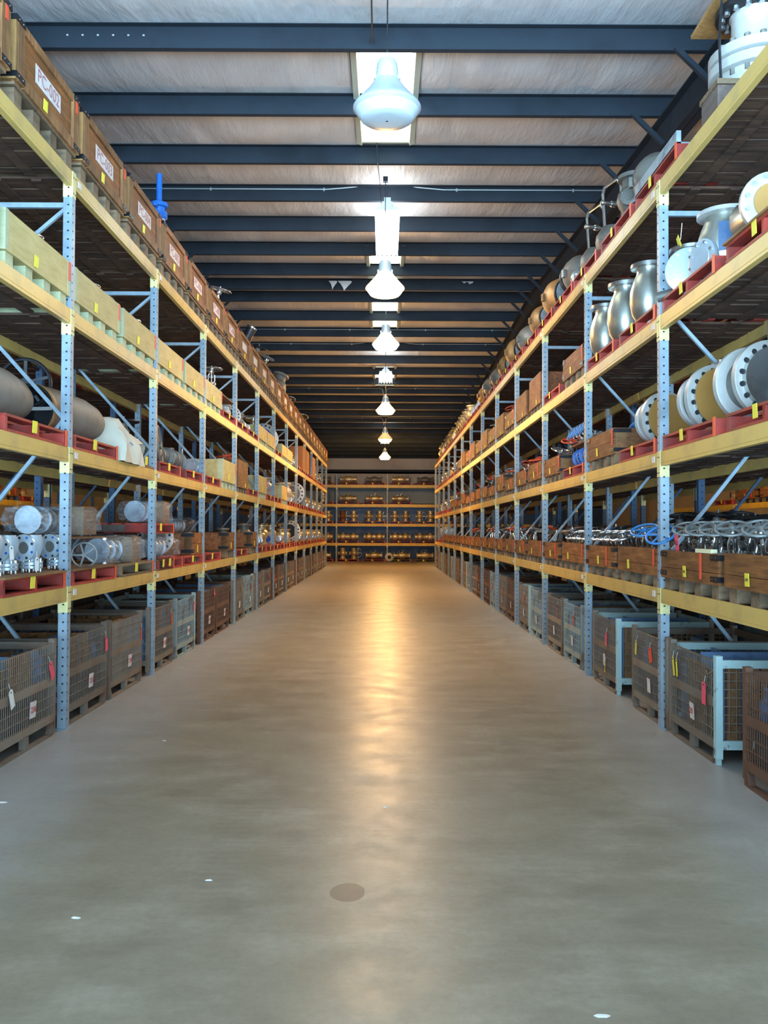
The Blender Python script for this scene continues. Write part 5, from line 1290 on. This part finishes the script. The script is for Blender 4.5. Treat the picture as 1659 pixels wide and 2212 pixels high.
# torn insulation flaps
def flap(x, y, w, d, label, sd):
    r = random.Random(sd); z = roof(y)+.17; m = M(); n = 6
    for q, (a, b_, dd) in enumerate(((0, .35, .9), (.4, 1.0, 1.0))):
        vs = []; 
        for i in range(n+1):
            u = i/n; xx = x+w*(a+(b_-a)*u); drop = d*dd*(1-abs(2*u-1.05))+.02
            vs += [(xx, y-.07, z), (xx+.02*math.sin(u*7), y-.09-.02*math.sin(u*5), z-drop)]
        m.add(vs, [(2*i, 2*i+2, 2*i+3, 2*i+1) for i in range(n)], 0, True)
    single('insulation_flap', m, plain('torn_insulation', (.55,.54,.53), .6), label, 'torn insulation')
flap(-1.25, py(18.9), .5, .22, 'torn white insulation flap hanging left of the largest orange lamp', 1)
flap(1.7, py(19.2), .25, .06, 'small torn insulation strip hanging right of the orange lamp', 2)
# small scraps of paper on the floor
for i, (px, py_, w) in enumerate([(10, 1733, .035), (360, 1600, .015), (458, 1897, .016), (1300, 2180, .028), (175, 1978, .02), (835, 1740, .01)]):
    d = H*F/(py_-VY); x = (px-VX)*d/F; m = M(); r = random.Random(i)
    pts = [(w*(1+.3*r.random())*math.cos(a), w*.35*(1+.3*r.random())*math.sin(a), .0015+.004*r.random()) for a in [k*PI/3 for k in range(6)]]
    m.add(pts+[(p[0], p[1], .0004) for p in pts], [tuple(range(6)), tuple(range(11, 5, -1))]+[(k, k+6, (k+1) % 6+6, (k+1) % 6) for k in range(6)])
    single('paper_scrap', m, WTAG, 'small white scrap lying on the concrete, %s' % ['at the left frame edge', 'beside the near left baskets', 'on the left tyre track', 'at the bottom right', 'left of the tyre track', 'in the bright reflection'][i], 'scrap', loc=(x, d, 0))

finish_labels()
# ---------------------------------------------------------------- camera
cam = bpy.data.cameras.new('camera'); co = bpy.data.objects.new('camera', cam); COL.objects.link(co)
cam.sensor_fit = 'VERTICAL'; cam.sensor_height = 24; cam.lens = 24*F/2212; cam.clip_start = .05; cam.clip_end = 200
pitch = math.atan((VY-1106)/F)
co.matrix_world = Matrix.Translation((0, 0, H)) @ Matrix.Rotation(PI/2+pitch, 4, 'X') @ Matrix.Rotation(ROLL, 4, 'Z')
scn.camera = co
# ---------------------------------------------------------------- daylight through the open doorway behind the camera
w = bpy.data.worlds.new('overcast_sky'); scn.world = w; w.use_nodes = True
bg = w.node_tree.nodes['Background']; bg.inputs[1].default_value = SKYS
tc = w.node_tree.nodes.new('ShaderNodeTexCoord'); sx_ = w.node_tree.nodes.new('ShaderNodeSeparateXYZ'); rp = w.node_tree.nodes.new('ShaderNodeValToRGB')
w.node_tree.links.new(tc.outputs['Generated'], sx_.inputs[0]); w.node_tree.links.new(sx_.outputs[2], rp.inputs[0]); w.node_tree.links.new(rp.outputs[0], bg.inputs[0])
rp.color_ramp.elements[0].position = 0.0; rp.color_ramp.elements[0].color = (.44,.73,1.0,1)      # sunlit yard below the horizon
gt = w.node_tree.nodes.new('ShaderNodeMath'); gt.operation = 'LESS_THAN'; gt.inputs[1].default_value = 0.0
ma = w.node_tree.nodes.new('ShaderNodeMath'); ma.operation = 'MULTIPLY_ADD'; ma.inputs[1].default_value = SKYS*YARD; ma.inputs[2].default_value = SKYS
w.node_tree.links.new(sx_.outputs[2], gt.inputs[0]); w.node_tree.links.new(gt.outputs[0], ma.inputs[0]); w.node_tree.links.new(ma.outputs[0], bg.inputs[1])
rp.color_ramp.elements[1].position = .02; rp.color_ramp.elements[1].color = (.56,.78,1.0,1)
ld = bpy.data.lights.new('doorway_portal', 'AREA'); ld.shape = 'RECTANGLE'; ld.size = 13.2; ld.size_y = 5.9; ld.cycles.is_portal = True
lo = bpy.data.objects.new('doorway_portal', ld); COL.objects.link(lo); lo.location = (0, YF-.1, 2.95); lo.rotation_euler = (PI/2, 0, 0)
sc = scn
sc.view_settings.view_transform = 'Standard'; sc.view_settings.look = 'None'; sc.view_settings.gamma = 1; sc.view_settings.use_curve_mapping = False
sc.view_settings.exposure = EXPO
sc.cycles.max_bounces = 8; sc.cycles.diffuse_bounces = 5; sc.cycles.glossy_bounces = 4; sc.cycles.transparent_max_bounces = 8
sc.cycles.sample_clamp_indirect = 6; sc.cycles.use_denoising = True
